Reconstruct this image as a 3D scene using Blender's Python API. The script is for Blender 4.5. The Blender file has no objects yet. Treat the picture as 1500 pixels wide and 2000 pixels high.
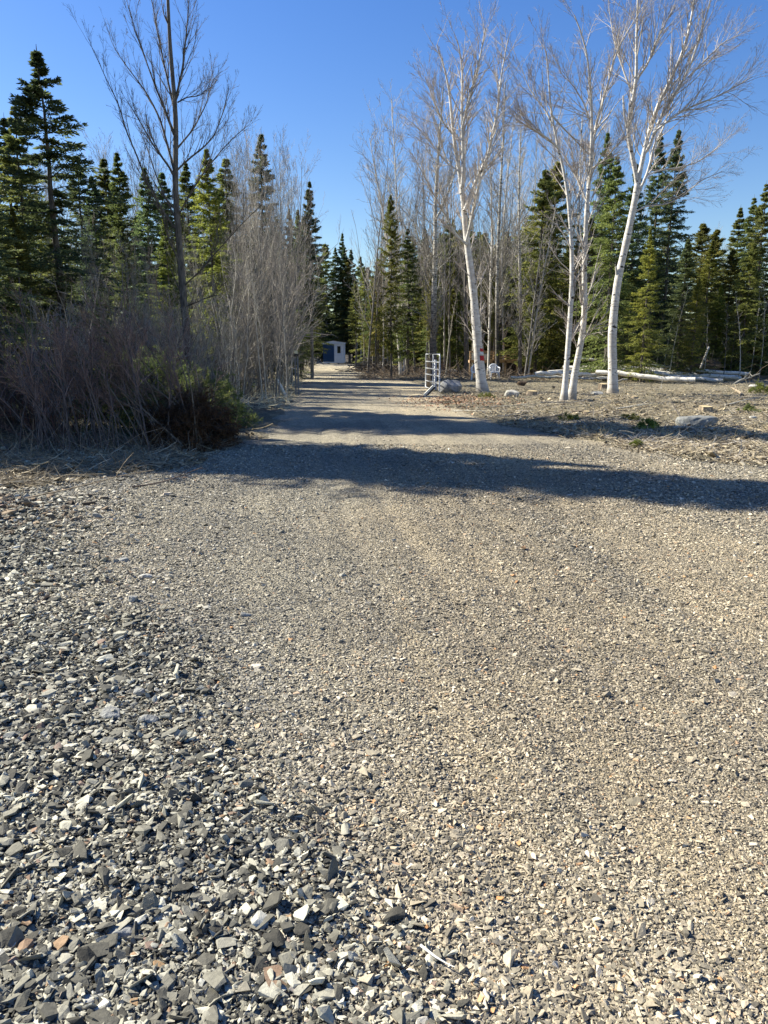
import bpy, bmesh, math, random
import numpy as np
from mathutils import Vector, Matrix
R = math.radians
random.seed(7)
C = bpy.context.scene.collection
SC = bpy.context.scene

# ------------------------------------------------------------------ camera
CAM_H = 1.5
PITCH = 12.2
F = 1445.0
cd = bpy.data.cameras.new('camera'); cam = bpy.data.objects.new('camera', cd); C.objects.link(cam)
cam.location = (0, 0, CAM_H); cam.rotation_euler = (R(90 - PITCH), 0, 0)
cd.sensor_fit = 'HORIZONTAL'; cd.sensor_width = 36; cd.lens = 36 * F / 1500
cd.clip_start = .05; cd.clip_end = 3000
SC.camera = cam

# ------------------------------------------------------------------ light
SUN_EL = 37.0
SUN_AZ = 68.0          # degrees left of the view direction (+Y)
w = bpy.data.worlds.new("World"); SC.world = w; w.use_nodes = True
nt = w.node_tree; bg = nt.nodes['Background']
sky = nt.nodes.new('ShaderNodeTexSky'); sky.sky_type = 'NISHITA'; sky.sun_disc = False
sky.sun_elevation = R(SUN_EL); sky.sun_rotation = R(-SUN_AZ)
sky.altitude = 300; sky.air_density = 1.25; sky.dust_density = 0.35; sky.ozone_density = 3.2
hs = nt.nodes.new('ShaderNodeHueSaturation'); hs.inputs['Saturation'].default_value = 1.32; hs.inputs['Hue'].default_value = .517
nt.links.new(sky.outputs[0], hs.inputs['Color']); nt.links.new(hs.outputs[0], bg.inputs[0]); bg.inputs[1].default_value = 0.067
sd = bpy.data.lights.new('sun', 'SUN'); sd.energy = 5.0; sd.angle = R(.5); sd.color = (1.0, .96, .83)
so = bpy.data.objects.new('sun', sd); C.objects.link(so)
sv = Vector((-math.sin(R(SUN_AZ)) * math.cos(R(SUN_EL)), math.cos(R(SUN_AZ)) * math.cos(R(SUN_EL)), math.sin(R(SUN_EL))))
so.rotation_euler = sv.to_track_quat('Z', 'Y').to_euler(); so.location = (-20, 10, 30)
SC.view_settings.view_transform = 'Standard'; SC.view_settings.look = 'None'
SC.view_settings.gamma = 1; SC.view_settings.exposure = 1.27; SC.view_settings.use_curve_mapping = False

# ------------------------------------------------------------------ maths
CP, SP = math.cos(R(PITCH)), math.sin(R(PITCH))
def ray(px, py):
    u = (px - 750) / F; v = (1000 - py) / F
    return u, CP + v * SP, v * CP - SP           # world x,y,z of the ray
def at(px, py, Y):
    u, a, b = ray(px, py)
    k = Y / a
    return np.array([u * k, Y, CAM_H + b * k])
def gnd(px, py, z=0.0):
    u, a, b = ray(px, py)
    k = (z - CAM_H) / b
    return np.array([u * k, a * k, z])
rng = np.random.default_rng(11)
def _hash(ix, iy, seed):
    n = (ix.astype(np.int64) * 374761393 + iy.astype(np.int64) * 668265263 + seed * 144665) & 0x7fffffff
    n = ((n ^ (n >> 13)) * 1274126177) & 0x7fffffff
    return ((n ^ (n >> 16)) & 0xffff) / 65535.0
def vnoise(x, y, seed=0):
    x = np.asarray(x, float); y = np.asarray(y, float)
    ix = np.floor(x); iy = np.floor(y); fx = x - ix; fy = y - iy
    fx = fx * fx * (3 - 2 * fx); fy = fy * fy * (3 - 2 * fy)
    a = _hash(ix, iy, seed); b = _hash(ix + 1, iy, seed); c = _hash(ix, iy + 1, seed); d = _hash(ix + 1, iy + 1, seed)
    return (a * (1 - fx) + b * fx) * (1 - fy) + (c * (1 - fx) + d * fx) * fy
def fbm(x, y, oct=4, seed=0):
    s = 0; a = .5
    for k in range(oct):
        s = s + a * (vnoise(x * 2 ** k, y * 2 ** k, seed + k) - .5); a *= .5
    return s * 2          # about -1..1
def sstep(a, b, x):
    t = np.clip((x - a) / (b - a), 0, 1); return t * t * (3 - 2 * t)

# layout of the ground, in metres
LE = np.array([[-5, -14], [6.2, -13], [7.2, -6], [8.3, -3.6], [9.5, -2.7], [12, -2.35], [20, -2.6], [30, -3.6], [45, -4.9], [90, -8.2], [96, -8.4]])
RE = np.array([[-5, 16], [8, 14], [8.8, 6.0], [10.5, 4.2], [13.5, 3.1], [17, 2.4], [20, 2.1], [30, 2.0], [37, 1.8], [44, .9], [55, -1.1], [80, -2.8], [96, -3.6]])
XB = np.array([[0, .15], [1.4, -.14], [2.5, -.5], [3.4, -1.0], [4.1, -1.6], [5, -2.2], [6, -2.8], [7.5, -3.4], [9, -4.5]])
def drive_mask(x, y):
    wob = fbm(x * .9, y * .9, 3, 5) * .55 + fbm(x * 5, y * 5, 3, 9) * .12
    l = np.interp(y, LE[:, 0], LE[:, 1]); r = np.interp(y, RE[:, 0], RE[:, 1])
    d = np.minimum(x - l, r - x) + wob
    d = np.minimum(d, 97 - y)
    return sstep(-.15, .25, d)
def coarse_mask(x, y):
    b = np.interp(y, XB[:, 0], XB[:, 1])
    d = b - x + fbm(x * 1.3, y * 1.3, 3, 21) * .45
    m = sstep(-.4, .6, d)
    p = np.exp(-(((x + 1.75) / .75) ** 2 + ((y - 4.35) / .3) ** 2))      # sandy patch
    return np.clip(m * (1 - .95 * p) * (1 - sstep(7.2, 8.4, y)), 0, 1)
def soil_mask(x, y):                       # brown dirt heap at the left edge
    return np.exp(-(((x + 4.1) / 1.15) ** 2 + ((y - 6.6) / .8) ** 2))
def base_h(x, y):
    h = fbm(x * .18, y * .18, 3, 2) * .05 + fbm(x * .7, y * .7, 3, 3) * .018
    # old tyre ruts running up the drive
    lane = sstep(0, 3, y)
    for off, s in ((.55, .10), (1.0, .08), (1.42, .10), (1.9, .09), (2.4, .11), (3.0, .12)):
        cx = off - .13 * y + np.sin(y * .5 + off) * .05
        h = h - .014 * lane * np.exp(-((x - cx) / s) ** 2) * (1 - sstep(12, 26, y)) * (.6 + .8 * vnoise(y * 1.5, 0 * y + off, 77))
    h = h + .10 * soil_mask(x, y) * (1 + fbm(x * 4, y * 4, 3, 31))
    m = drive_mask(x, y)
    rough = (1 - m) * (fbm(x * 2.2, y * 2.2, 5, 14) * .11 + .02)
    left = sstep(-5, -9, x) * sstep(8, 12, y) * .25
    return h + rough + left
def fine_h(x, y):
    c = coarse_mask(x, y)
    near = 1 - sstep(6, 14, y)
    return (fbm(x * 14, y * 14, 3, 44) * (.005 + .018 * c) + fbm(x * 4, y * 4, 2, 45) * .02 * c) * near
def H(x, y):
    return base_h(x, y) + fine_h(x, y)
def Hs(x, y):
    return float(H(np.array([x]), np.array([y]))[0])

# ------------------------------------------------------------------ materials
def mat(name, rough=.85):
    m = bpy.data.materials.new(name); m.use_nodes = True
    n = m.node_tree; b = n.nodes['Principled BSDF']; b.inputs['Roughness'].default_value = rough
    b.inputs['Specular IOR Level'].default_value = .25
    return m, n, b
def N(n, t, **kw):
    x = n.nodes.new(t)
    for k, v in kw.items():
        if k in x.inputs: x.inputs[k].default_value = v
        else: setattr(x, k, v)
    return x
def ramp(n, src, stops, interp='LINEAR'):
    r = n.nodes.new('ShaderNodeValToRGB'); r.color_ramp.interpolation = interp
    e = r.color_ramp.elements
    while len(e) < len(stops): e.new(.5)
    for i, (p, c) in enumerate(stops):
        e[i].position = p; e[i].color = (*c, 1) if len(c) == 3 else c
    n.links.new(src, r.inputs[0]); return r.outputs[0]
def mix(n, fac, a, b, mode='MIX'):
    m = n.nodes.new('ShaderNodeMix'); m.data_type = 'RGBA'; m.blend_type = mode
    for sock, v in ((m.inputs[0], fac), (m.inputs[6], a), (m.inputs[7], b)):
        if isinstance(v, (int, float)): sock.default_value = v
        elif isinstance(v, tuple): sock.default_value = (*v, 1)
        else: n.links.new(v, sock)
    return m.outputs[2]
def noise(n, scale, detail=4, vec=None, rough=.55):
    x = N(n, 'ShaderNodeTexNoise', Scale=scale, Detail=detail, Roughness=rough)
    if vec is None:
        tc = n.nodes.new('ShaderNodeTexCoord'); vec = tc.outputs['Object']
    n.links.new(vec, x.inputs['Vector']); return x.outputs['Fac']
def bump(n, b, h, strength=.5, dist=.01):
    x = N(n, 'ShaderNodeBump', Strength=strength, Distance=dist); n.links.new(h, x.inputs['Height']); n.links.new(x.outputs[0], b.inputs['Normal'])
def attr(n, name):
    a = n.nodes.new('ShaderNodeAttribute'); a.attribute_name = name; return a.outputs['Fac']
def simple(name, col, rough=.7, var=.25, scale=8, metal=0, bmp=.2):
    m, n, b = mat(name, rough)
    f = noise(n, scale, 5)
    c = ramp(n, f, [(.3, tuple(x * (1 - var) for x in col)), (.7, tuple(min(1, x * (1 + var)) for x in col))])
    n.links.new(c, b.inputs['Base Color']); b.inputs['Metallic'].default_value = metal
    if bmp: bump(n, b, noise(n, scale * 6, 4), bmp, .01)
    return m
def objrand(n, col, amt=.35, hue=.04):
    """give every copy its own value and hue"""
    oi = n.nodes.new('ShaderNodeObjectInfo')
    hs = n.nodes.new('ShaderNodeHueSaturation')
    mr = N(n, 'ShaderNodeMapRange'); n.links.new(oi.outputs['Random'], mr.inputs[0]); mr.inputs[3].default_value = 1 - amt; mr.inputs[4].default_value = 1 + amt
    m2 = n.nodes.new('ShaderNodeMath'); m2.operation = 'MULTIPLY'; m2.inputs[1].default_value = 7.31; n.links.new(oi.outputs['Random'], m2.inputs[0])
    fr = n.nodes.new('ShaderNodeMath'); fr.operation = 'FRACT'; n.links.new(m2.outputs[0], fr.inputs[0])
    m3 = N(n, 'ShaderNodeMapRange'); n.links.new(fr.outputs[0], m3.inputs[0]); m3.inputs[3].default_value = .5 - hue; m3.inputs[4].default_value = .5 + hue
    n.links.new(mr.outputs[0], hs.inputs['Value']); n.links.new(m3.outputs[0], hs.inputs['Hue'])
    n.links.new(col, hs.inputs['Color']); return hs.outputs[0]

def island(n):
    g = n.nodes.new('ShaderNodeNewGeometry'); return g.outputs['Random Per Island']

# ground (soil, litter) ---------------------------------------------------
def ground_material():
    m, n, b = mat('forest_soil', .95)
    f1 = noise(n, 1.3, 6); f2 = noise(n, 9, 9, rough=.82); f3 = noise(n, 90, 3, rough=.7)
    c1 = ramp(n, f2, [(.32, (.10, .078, .05)), (.43, (.32, .265, .175)), (.55, (.52, .44, .30)), (.7, (.68, .60, .44))])
    c2 = ramp(n, f2, [(.3, (.08, .07, .048)), (.48, (.28, .25, .17)), (.66, (.50, .45, .32))])
    c = mix(n, ramp(n, f1, [(.4, (0, 0, 0)), (.6, (1, 1, 1))]), c1, c2)
    dk = ramp(n, f3, [(.34, (.42, .40, .38)), (.55, (1, 1, 1)), (.75, (1.25, 1.2, 1.12))])
    c = mix(n, .85, c, dk, 'MULTIPLY')
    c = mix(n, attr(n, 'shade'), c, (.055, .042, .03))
    n.links.new(c, b.inputs['Base Color'])
    ad = n.nodes.new('ShaderNodeMath'); ad.operation = 'ADD'; n.links.new(f2, ad.inputs[0]); n.links.new(f3, ad.inputs[1])
    bump(n, b, ad.outputs[0], 1, .09)
    return m
def gravel_material():
    m, n, b = mat('crushed_gravel', .95)
    tc = n.nodes.new('ShaderNodeTexCoord')
    v1 = N(n, 'ShaderNodeTexVoronoi', Scale=85.0); n.links.new(tc.outputs['Object'], v1.inputs['Vector'])
    v2 = N(n, 'ShaderNodeTexVoronoi', Scale=34.0); n.links.new(tc.outputs['Object'], v2.inputs['Vector'])
    sp = n.nodes.new('ShaderNodeSeparateColor'); n.links.new(v1.outputs['Color'], sp.inputs[0])
    sp2 = n.nodes.new('ShaderNodeSeparateColor'); n.links.new(v2.outputs['Color'], sp2.inputs[0])
    g = [(.0, (.10, .092, .08)), (.3, (.235, .215, .175)), (.65, (.37, .335, .27)), (1, (.55, .50, .41))]
    c1 = ramp(n, sp.outputs[0], g); c2 = ramp(n, sp2.outputs[1], g)
    c = mix(n, .45, c1, c2)
    br = noise(n, .55, 4, tc.outputs['Object'])
    # tan fines down the middle, grey stone to the sides (two different gravels)
    tan = mix(n, attr(n, 'tan'), (1.02, 1.0, .94), (1.09, .99, .84))
    c = mix(n, 1.0, c, tan, 'MULTIPLY')
    c = mix(n, .7, c, ramp(n, attr(n, 'streak'), [(.25, (.84, .84, .85)), (.7, (1.13, 1.12, 1.09))]), 'MULTIPLY')
    c = mix(n, .8, c, ramp(n, br, [(.32, (.70, .71, .73)), (.66, (1.2, 1.18, 1.12))]), 'MULTIPLY')
    c = mix(n, attr(n, 'pale'), c, mix(n, 1.0, c, (1.5, 1.45, 1.36), 'MULTIPLY'))  # far gravel lightened in colour, standing in for its brightness under grazing sun
    c = mix(n, attr(n, 'coarse'), c, mix(n, 1.0, c1, (.42, .42, .42), 'MULTIPLY'))
    n.links.new(c, b.inputs['Base Color'])
    mx = n.nodes.new('ShaderNodeMath'); mx.operation = 'ADD'; n.links.new(v1.outputs['Distance'], mx.inputs[0]); n.links.new(v2.outputs['Distance'], mx.inputs[1])
    nz = noise(n, 40, 6, tc.outputs['Object'], .75)
    ad = n.nodes.new('ShaderNodeMath'); ad.operation = 'SUBTRACT'; n.links.new(nz, ad.inputs[0]); n.links.new(mx.outputs[0], ad.inputs[1])
    bump(n, b, ad.outputs[0], 1, .022)
    return m
def stone_material(name, stops, tint=True):
    m, n, b = mat(name, .8)
    c = ramp(n, island(n), stops)
    f = noise(n, 60, 5, rough=.7)
    c = mix(n, .8, c, ramp(n, f, [(.3, (.68, .68, .68)), (.7, (1.25, 1.24, 1.2))]), 'MULTIPLY')
    c = mix(n, .85, c, ramp(n, noise(n, .55, 4), [(.32, (.70, .71, .73)), (.66, (1.2, 1.18, 1.12))]), 'MULTIPLY')
    if tint:
        c = mix(n, 1.0, c, mix(n, attr(n, 'tan'), (1.02, 1.0, .94), (1.09, .99, .84)), 'MULTIPLY')
    n.links.new(c, b.inputs['Base Color']); bump(n, b, f, .6, .006)
    return m
M = {}
M['soil'] = ground_material(); M['gravel'] = gravel_material()
M['pebble'] = stone_material('pebbles', [(0, (.10, .095, .088)), (.25, (.20, .19, .165)), (.6, (.335, .305, .255)), (.9, (.49, .45, .38)), (.97, (.62, .59, .53)), (1, (.42, .24, .12))])
M['shale'] = stone_material('shale', [(0, (.045, .042, .035)), (.3, (.12, .113, .093)), (.55, (.245, .23, .185)), (.8, (.43, .405, .325)), (.95, (.57, .54, .44)), (.975, (.60, .57, .48)), (.98, (.24, .17, .14)), (1, (.34, .22, .12))], False)
M['boulder'] = simple('boulder_stone', (.25, .25, .25), .9, .4, 6, bmp=.8)
M['grey_stone'] = simple('grey_stone', (.20, .20, .185), .9, .35, 5, bmp=.7)
M['pale_stone'] = simple('pale_stone', (.40, .38, .33), .9, .3, 7, bmp=.6)

def birch_bark():
    m, n, b = mat('birch_bark', .7)
    tc = n.nodes.new('ShaderNodeTexCoord'); mp = n.nodes.new('ShaderNodeMapping'); n.links.new(tc.outputs['Object'], mp.inputs[0])
    mp.inputs['Scale'].default_value = (2.2, 2.2, 26)
    l = noise(n, 1.6, 5, mp.outputs[0], .6)
    mp2 = n.nodes.new('ShaderNodeMapping'); n.links.new(tc.outputs['Object'], mp2.inputs[0]); mp2.inputs['Scale'].default_value = (2.5, 2.5, 5)
    p = noise(n, 1.3, 4, mp2.outputs[0])
    col = ramp(n, p, [(.3, (.42, .38, .33)), (.6, (.64, .61, .56))])
    col = mix(n, ramp(n, l, [(.60, (0, 0, 0)), (.64, (1, 1, 1))]), col, (.20, .17, .14))
    col = mix(n, ramp(n, p, [(.63, (0, 0, 0)), (.66, (1, 1, 1))]), col, (.045, .04, .035))
    col = mix(n, attr(n, 'thin'), col, (.46, .40, .34))
    sx = n.nodes.new('ShaderNodeSeparateXYZ'); n.links.new(tc.outputs['Object'], sx.inputs[0])
    mr = N(n, 'ShaderNodeMapRange'); n.links.new(sx.outputs[2], mr.inputs[0]); mr.inputs[1].default_value = .0; mr.inputs[2].default_value = .45; mr.inputs[3].default_value = .75; mr.inputs[4].default_value = 0
    col = mix(n, mr.outputs[0], col, (.18, .14, .10))
    n.links.new(col, b.inputs['Base Color']); bump(n, b, l, .35, .01)
    return m
def bark(name, ca, cb, rnd=.3):
    m, n, b = mat(name, .9)
    tc = n.nodes.new('ShaderNodeTexCoord'); mp = n.nodes.new('ShaderNodeMapping'); n.links.new(tc.outputs['Object'], mp.inputs[0])
    mp.inputs['Scale'].default_value = (14, 14, 3)
    f = noise(n, 1.5, 5, mp.outputs[0], .65)
    c = ramp(n, f, [(.35, ca), (.65, cb)])
    c = objrand(n, c, rnd, .01)
    n.links.new(c, b.inputs['Base Color']); bump(n, b, f, .6, .02)
    return m
def poplar_bark():                      # dark furrowed foot, pale trunk above
    m, n, b = mat('aspen_bark', .85)
    tc = n.nodes.new('ShaderNodeTexCoord'); mp = n.nodes.new('ShaderNodeMapping'); n.links.new(tc.outputs['Object'], mp.inputs[0])
    mp.inputs['Scale'].default_value = (3, 3, 12)
    f = noise(n, 1.6, 5, mp.outputs[0], .65)
    pale = ramp(n, f, [(.42, (.10, .09, .075)), (.5, (.42, .39, .33)), (.7, (.62, .59, .52))])
    dark = ramp(n, f, [(.35, (.05, .045, .04)), (.7, (.17, .15, .13))])
    sx = n.nodes.new('ShaderNodeSeparateXYZ'); n.links.new(tc.outputs['Object'], sx.inputs[0])
    ad = n.nodes.new('ShaderNodeMath'); ad.operation = 'MULTIPLY_ADD'; n.links.new(f, ad.inputs[0]); ad.inputs[1].default_value = 3; n.links.new(sx.outputs[2], ad.inputs[2])
    mr = N(n, 'ShaderNodeMapRange'); n.links.new(ad.outputs[0], mr.inputs[0]); mr.inputs[1].default_value = 4.2; mr.inputs[2].default_value = 7.0
    c = mix(n, mr.outputs[0], dark, pale)
    n.links.new(c, b.inputs['Base Color']); bump(n, b, f, .5, .02)
    return m
M['birch'] = birch_bark(); M['aspen'] = poplar_bark()
M['grey_bark'] = bark('grey_bark', (.10, .095, .085), (.27, .25, .22))
M['pale_bark'] = bark('pale_bark', (.26, .235, .19), (.56, .52, .44))
M['dark_bark'] = bark('dark_bark', (.06, .052, .045), (.17, .148, .125))
M['brush_bark'] = bark('brush_bark', (.05, .038, .033), (.17, .13, .11))
M['brown_stick'] = bark('brown_stick', (.16, .12, .085), (.36, .285, .205))
M['straw'] = bark('straw', (.26, .20, .12), (.50, .41, .27))
def twigmat(name, col, rnd=.25):
    m, n, b = mat(name, .8)
    rgb = n.nodes.new('ShaderNodeRGB'); rgb.outputs[0].default_value = (*col, 1)
    c = mix(n, .7, rgb.outputs[0], ramp(n, island(n), [(0, (.55, .55, .55)), (1, (1.45, 1.4, 1.35))]), 'MULTIPLY')
    n.links.new(objrand(n, c, rnd, .015), b.inputs['Base Color'])
    return m
M['birch_twig'] = twigmat('birch_twig', (.42, .375, .34))
M['grey_twig'] = twigmat('grey_twig', (.31, .28, .245))
M['pale_twig'] = twigmat('pale_twig', (.42, .385, .33))
M['dark_twig'] = twigmat('dark_twig', (.16, .135, .115))
M['brush_twig'] = twigmat('brush_twig', (.20, .135, .11))
M['red_twig'] = twigmat('red_twig', (.19, .105, .08))
M['litter'] = twigmat('litter', (.58, .50, .35))
M['dark_litter'] = twigmat('dark_litter', (.25, .20, .14))
M['grass'] = twigmat('dry_grass', (.55, .48, .27))
M['bundle'] = bark('peeled_stems', (.12, .09, .065), (.30, .24, .175))
def needles(name, ca, cb, hue=.025):
    m, n, b = mat(name, .6)
    f = island(n); f2 = noise(n, 1.1, 3)
    c = ramp(n, f, [(0, ca), (1, cb)])
    c = mix(n, .9, c, ramp(n, f2, [(.35, (.62, .68, .72)), (.65, (1.32, 1.22, .95))]), 'MULTIPLY')
    c = objrand(n, c, .28, hue)
    n.links.new(c, b.inputs['Base Color'])
    tr = n.nodes.new('ShaderNodeBsdfTranslucent'); n.links.new(c, tr.inputs[0])
    ms = n.nodes.new('ShaderNodeMixShader'); ms.inputs[0].default_value = .5
    n.links.new(b.outputs[0], ms.inputs[1]); n.links.new(tr.outputs[0], ms.inputs[2])
    n.links.new(ms.outputs[0], n.nodes['Material Output'].inputs[0])
    return m
M['spruce'] = needles('spruce_needles', (.08, .108, .042), (.27, .31, .10))
M['fir'] = needles('fir_needles', (.11, .135, .036), (.32, .35, .08))
M['cedar'] = needles('cedar_sprays', (.11, .12, .036), (.33, .33, .10))
M['bluespruce'] = needles('dark_needles', (.06, .092, .048), (.205, .26, .115))

# ------------------------------------------------------------------ mesh helpers
def tag(o, label=None, cat=None, group=None, kind=None):
    if label: o['label'] = label
    if cat: o['category'] = cat
    if group: o['group'] = group
    if kind: o['kind'] = kind
    return o
def empty(name, loc, rz=0, label=None, cat=None, group=None, s=1):
    o = bpy.data.objects.new(name, None); C.objects.link(o); o.empty_display_size = .3
    o.location = [float(v) for v in loc]; o.rotation_euler = (0, 0, rz); o.scale = (s, s, s) if not hasattr(s, '__len__') else s
    return tag(o, label, cat, group)
def link(name, me, parent=None):
    o = bpy.data.objects.new(name, me); C.objects.link(o)
    if parent: o.parent = parent
    return o
def np_mesh(name, V, loops, starts, m, smooth=False, attrs=None):
    me = bpy.data.meshes.new(name)
    me.vertices.add(len(V)); me.vertices.foreach_set('co', np.ascontiguousarray(V, dtype=np.float32).ravel())
    me.loops.add(len(loops)); me.loops.foreach_set('vertex_index', loops.astype(np.int32))
    me.polygons.add(len(starts)); me.polygons.foreach_set('loop_start', starts.astype(np.int32))
    me.polygons.foreach_set('use_smooth', np.full(len(starts), smooth))
    me.update(calc_edges=True); me.validate()
    if m is not None: me.materials.append(m)
    for k, a in (attrs or {}).items():
        at_ = me.attributes.new(k, 'FLOAT', 'POINT'); at_.data.foreach_set('value', np.asarray(a, dtype=np.float32))
    return me
class Geo:
    """collects faces (any size, batches of equal size)"""
    def __init__(s): s.V = []; s.L = []; s.S = []; s.n = 0; s.l = 0; s.A = []
    def add(s, V, Fc, a=None):            # V (n,3), Fc (m,k)
        V = np.asarray(V, float); Fc = np.asarray(Fc)
        s.V.append(V); s.L.append((Fc + s.n).ravel()); s.S.append(s.l + np.arange(len(Fc)) * Fc.shape[1])
        s.A.append(np.zeros(len(V)) if a is None else np.broadcast_to(a, (len(V),)))
        s.n += len(V); s.l += Fc.size
    def tubes(s, P, Rr, sides=4, cap=False):     # P (m,n,3), Rr (m,n)
        P = np.asarray(P, float); Rr = np.asarray(Rr, float)
        if P.ndim == 2: P = P[None]; Rr = Rr[None]
        m, n, _ = P.shape
        if m == 0: return
        T = np.gradient(P, axis=1); T /= np.linalg.norm(T, axis=2, keepdims=True) + 1e-9
        avg = P[:, -1] - P[:, 0]; ax = np.zeros((m, 3)); k = np.argmin(np.abs(avg), axis=1); ax[np.arange(m), k] = 1
        U = np.cross(T, ax[:, None, :]); U /= np.linalg.norm(U, axis=2, keepdims=True) + 1e-9
        W = np.cross(T, U)
        a = np.arange(sides) / sides * 2 * math.pi
        ring = U[:, :, None, :] * np.cos(a)[None, None, :, None] + W[:, :, None, :] * np.sin(a)[None, None, :, None]
        V = P[:, :, None, :] + ring * Rr[:, :, None, None]
        idx = np.arange(m * n * sides).reshape(m, n, sides)
        A = idx[:, :-1]; B = idx[:, 1:]
        A2 = np.roll(A, -1, axis=2); B2 = np.roll(B, -1, axis=2)
        Fc = np.stack([A, A2, B2, B], axis=-1).reshape(-1, 4)
        s.add(V.reshape(-1, 3), Fc, np.repeat(np.clip(1 - (Rr - .006) / .025, 0, 1).reshape(-1), sides))
        if cap:
            for e in (0, n - 1):
                f = idx[:, e, :] + (s.n - len(V.reshape(-1, 3)))
                s.L.append(f.ravel()); s.S.append(s.l + np.arange(m) * sides); s.l += f.size
    def mesh(s, name, m, smooth=False, thin=False):
        return np_mesh(name, np.concatenate(s.V), np.concatenate(s.L), np.concatenate(s.S), m, smooth,
                       {'thin': np.concatenate(s.A)} if thin else None)
    def build(s, name, m, parent=None, smooth=False, thin=False):
        return link(name, s.mesh(name, m, smooth, thin), parent)
def unit(v): return v / (np.linalg.norm(v, axis=-1, keepdims=True) + 1e-9)
def grow(P, D, L, R0, n, wig, up, r, tip=.25, rexp=1.0):
    m = len(P); pts = np.zeros((m, n, 3)); pts[:, 0] = P; d = unit(D.copy())
    for i in range(1, n):
        d = unit(d + r.normal(0, wig, (m, 3)) + np.array([0, 0, up]) / n)
        pts[:, i] = pts[:, i - 1] + d * (L / (n - 1))[:, None]
    t = np.linspace(0, 1, n)
    rad = R0[:, None] * (1 - (1 - tip) * t[None] ** rexp)
    return pts, rad
def spawn(pts, rad, k, t0, t1, ang, r, angv=.2, lr=None, rr=.55, up=0, lens=None, even=False):
    m, n, _ = pts.shape
    if even:
        t = np.linspace(t0, t1, k)[None] + r.uniform(-.5, .5, (m, k)) * (t1 - t0) / max(1, k); t = np.clip(t, 0, .999)
    else: t = r.uniform(t0, t1, (m, k))
    x = t * (n - 1); i = np.minimum(x.astype(int), n - 2); f = (x - i)[..., None]
    mi = np.arange(m)[:, None]
    P = pts[mi, i] * (1 - f) + pts[mi, i + 1] * f
    T = unit(pts[mi, i + 1] - pts[mi, i])
    Rr = (rad[mi, i] * (1 - f[..., 0]) + rad[mi, i + 1] * f[..., 0]) * rr
    q = r.normal(0, 1, (m, k, 3)); q = unit(q - (q * T).sum(-1, keepdims=True) * T)
    a = r.normal(ang, angv, (m, k))[..., None]
    D = unit(T * np.cos(a) + q * np.sin(a) + np.array([0, 0, up]))
    plen = np.linalg.norm(np.diff(pts, axis=1), axis=2).sum(1)[:, None]
    L = plen * (1 - .6 * t) * r.uniform(.6, 1.2, (m, k)) * (lr or .4)
    if lens is not None: L = r.uniform(lens[0], lens[1], (m, k)) * (1 - .4 * t)
    return P.reshape(-1, 3), D.reshape(-1, 3), L.ravel(), Rr.ravel()
def resample(path, n):
    path = np.asarray(path, float)
    d = np.r_[0, np.cumsum(np.linalg.norm(np.diff(path, axis=0), axis=1))]
    t = np.linspace(0, d[-1], n)
    out = np.stack([np.interp(t, d, path[:, k]) for k in range(3)], 1)
    for _ in range(2): out[1:-1] = .25 * out[:-2] + .5 * out[1:-1] + .25 * out[2:]
    return out

# ------------------------------------------------------------------ ground and drive
def sheet(name, rows, half, zfun, m, attrs, cols=420, cut=None, kind='structure'):
    y = np.asarray(rows); s = np.linspace(-1, 1, cols); s = np.sign(s) * np.abs(s) ** 1.25
    X = s[None] * half(y)[:, None]; Y = np.repeat(y[:, None], cols, 1)
    Z = zfun(X, Y); V = np.stack([X, Y, Z], -1).reshape(-1, 3)
    idx = np.arange(X.size).reshape(X.shape)
    Q = np.stack([idx[:-1, :-1], idx[:-1, 1:], idx[1:, 1:], idx[1:, :-1]], -1).reshape(-1, 4)
    if cut is not None:
        k = cut(X, Y).ravel(); Q = Q[k[Q].max(1) > 0]
    at_ = {k: f(X, Y).ravel() for k, f in attrs.items()}
    me = np_mesh(name, V, Q.ravel(), np.arange(len(Q)) * 4, m, True, at_)
    return tag(link(name, me), kind=kind)
def streak(x, y):
    u = x + .13 * y
    return vnoise(u * 3.2, y * .22, 71) * .6 + vnoise(u * 8, y * .5, 72) * .4
def tanf(x, y):
    return np.clip((.6 + .7 * streak(x, y)) * sstep(-.8, .9, x + fbm(x * .8, y * .8, 3, 60) * .9) * (1 - .75 * sstep(2.6, 4.6, x + .12 * (8 - y) + fbm(x, y, 3, 61) * .8)) * (1 - .6 * sstep(9, 14, y)) * (.55 + .6 * vnoise(x * .7, y * .5, 62)), 0, 1)
rows = np.r_[np.linspace(-8, .7, 20), np.geomspace(.75, 30, 420), np.geomspace(30.6, 400, 90), 700, 1200, 2500]
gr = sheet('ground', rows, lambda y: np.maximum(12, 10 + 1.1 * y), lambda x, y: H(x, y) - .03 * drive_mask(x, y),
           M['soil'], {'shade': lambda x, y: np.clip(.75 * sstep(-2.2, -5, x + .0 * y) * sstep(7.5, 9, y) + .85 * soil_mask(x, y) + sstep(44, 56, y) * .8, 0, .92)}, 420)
drows = np.r_[np.linspace(-8, .7, 30), np.geomspace(.75, 14, 520), np.geomspace(14.1, 98, 160)]
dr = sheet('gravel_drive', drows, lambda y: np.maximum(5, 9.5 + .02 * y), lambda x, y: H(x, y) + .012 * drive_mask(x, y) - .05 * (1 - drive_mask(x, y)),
           M['gravel'], {'coarse': coarse_mask, 'tan': tanf, 'streak': streak, 'pale': lambda x, y: sstep(9, 22, y)}, 620, lambda x, y: (drive_mask(x, y) > .02).astype(int))

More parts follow.
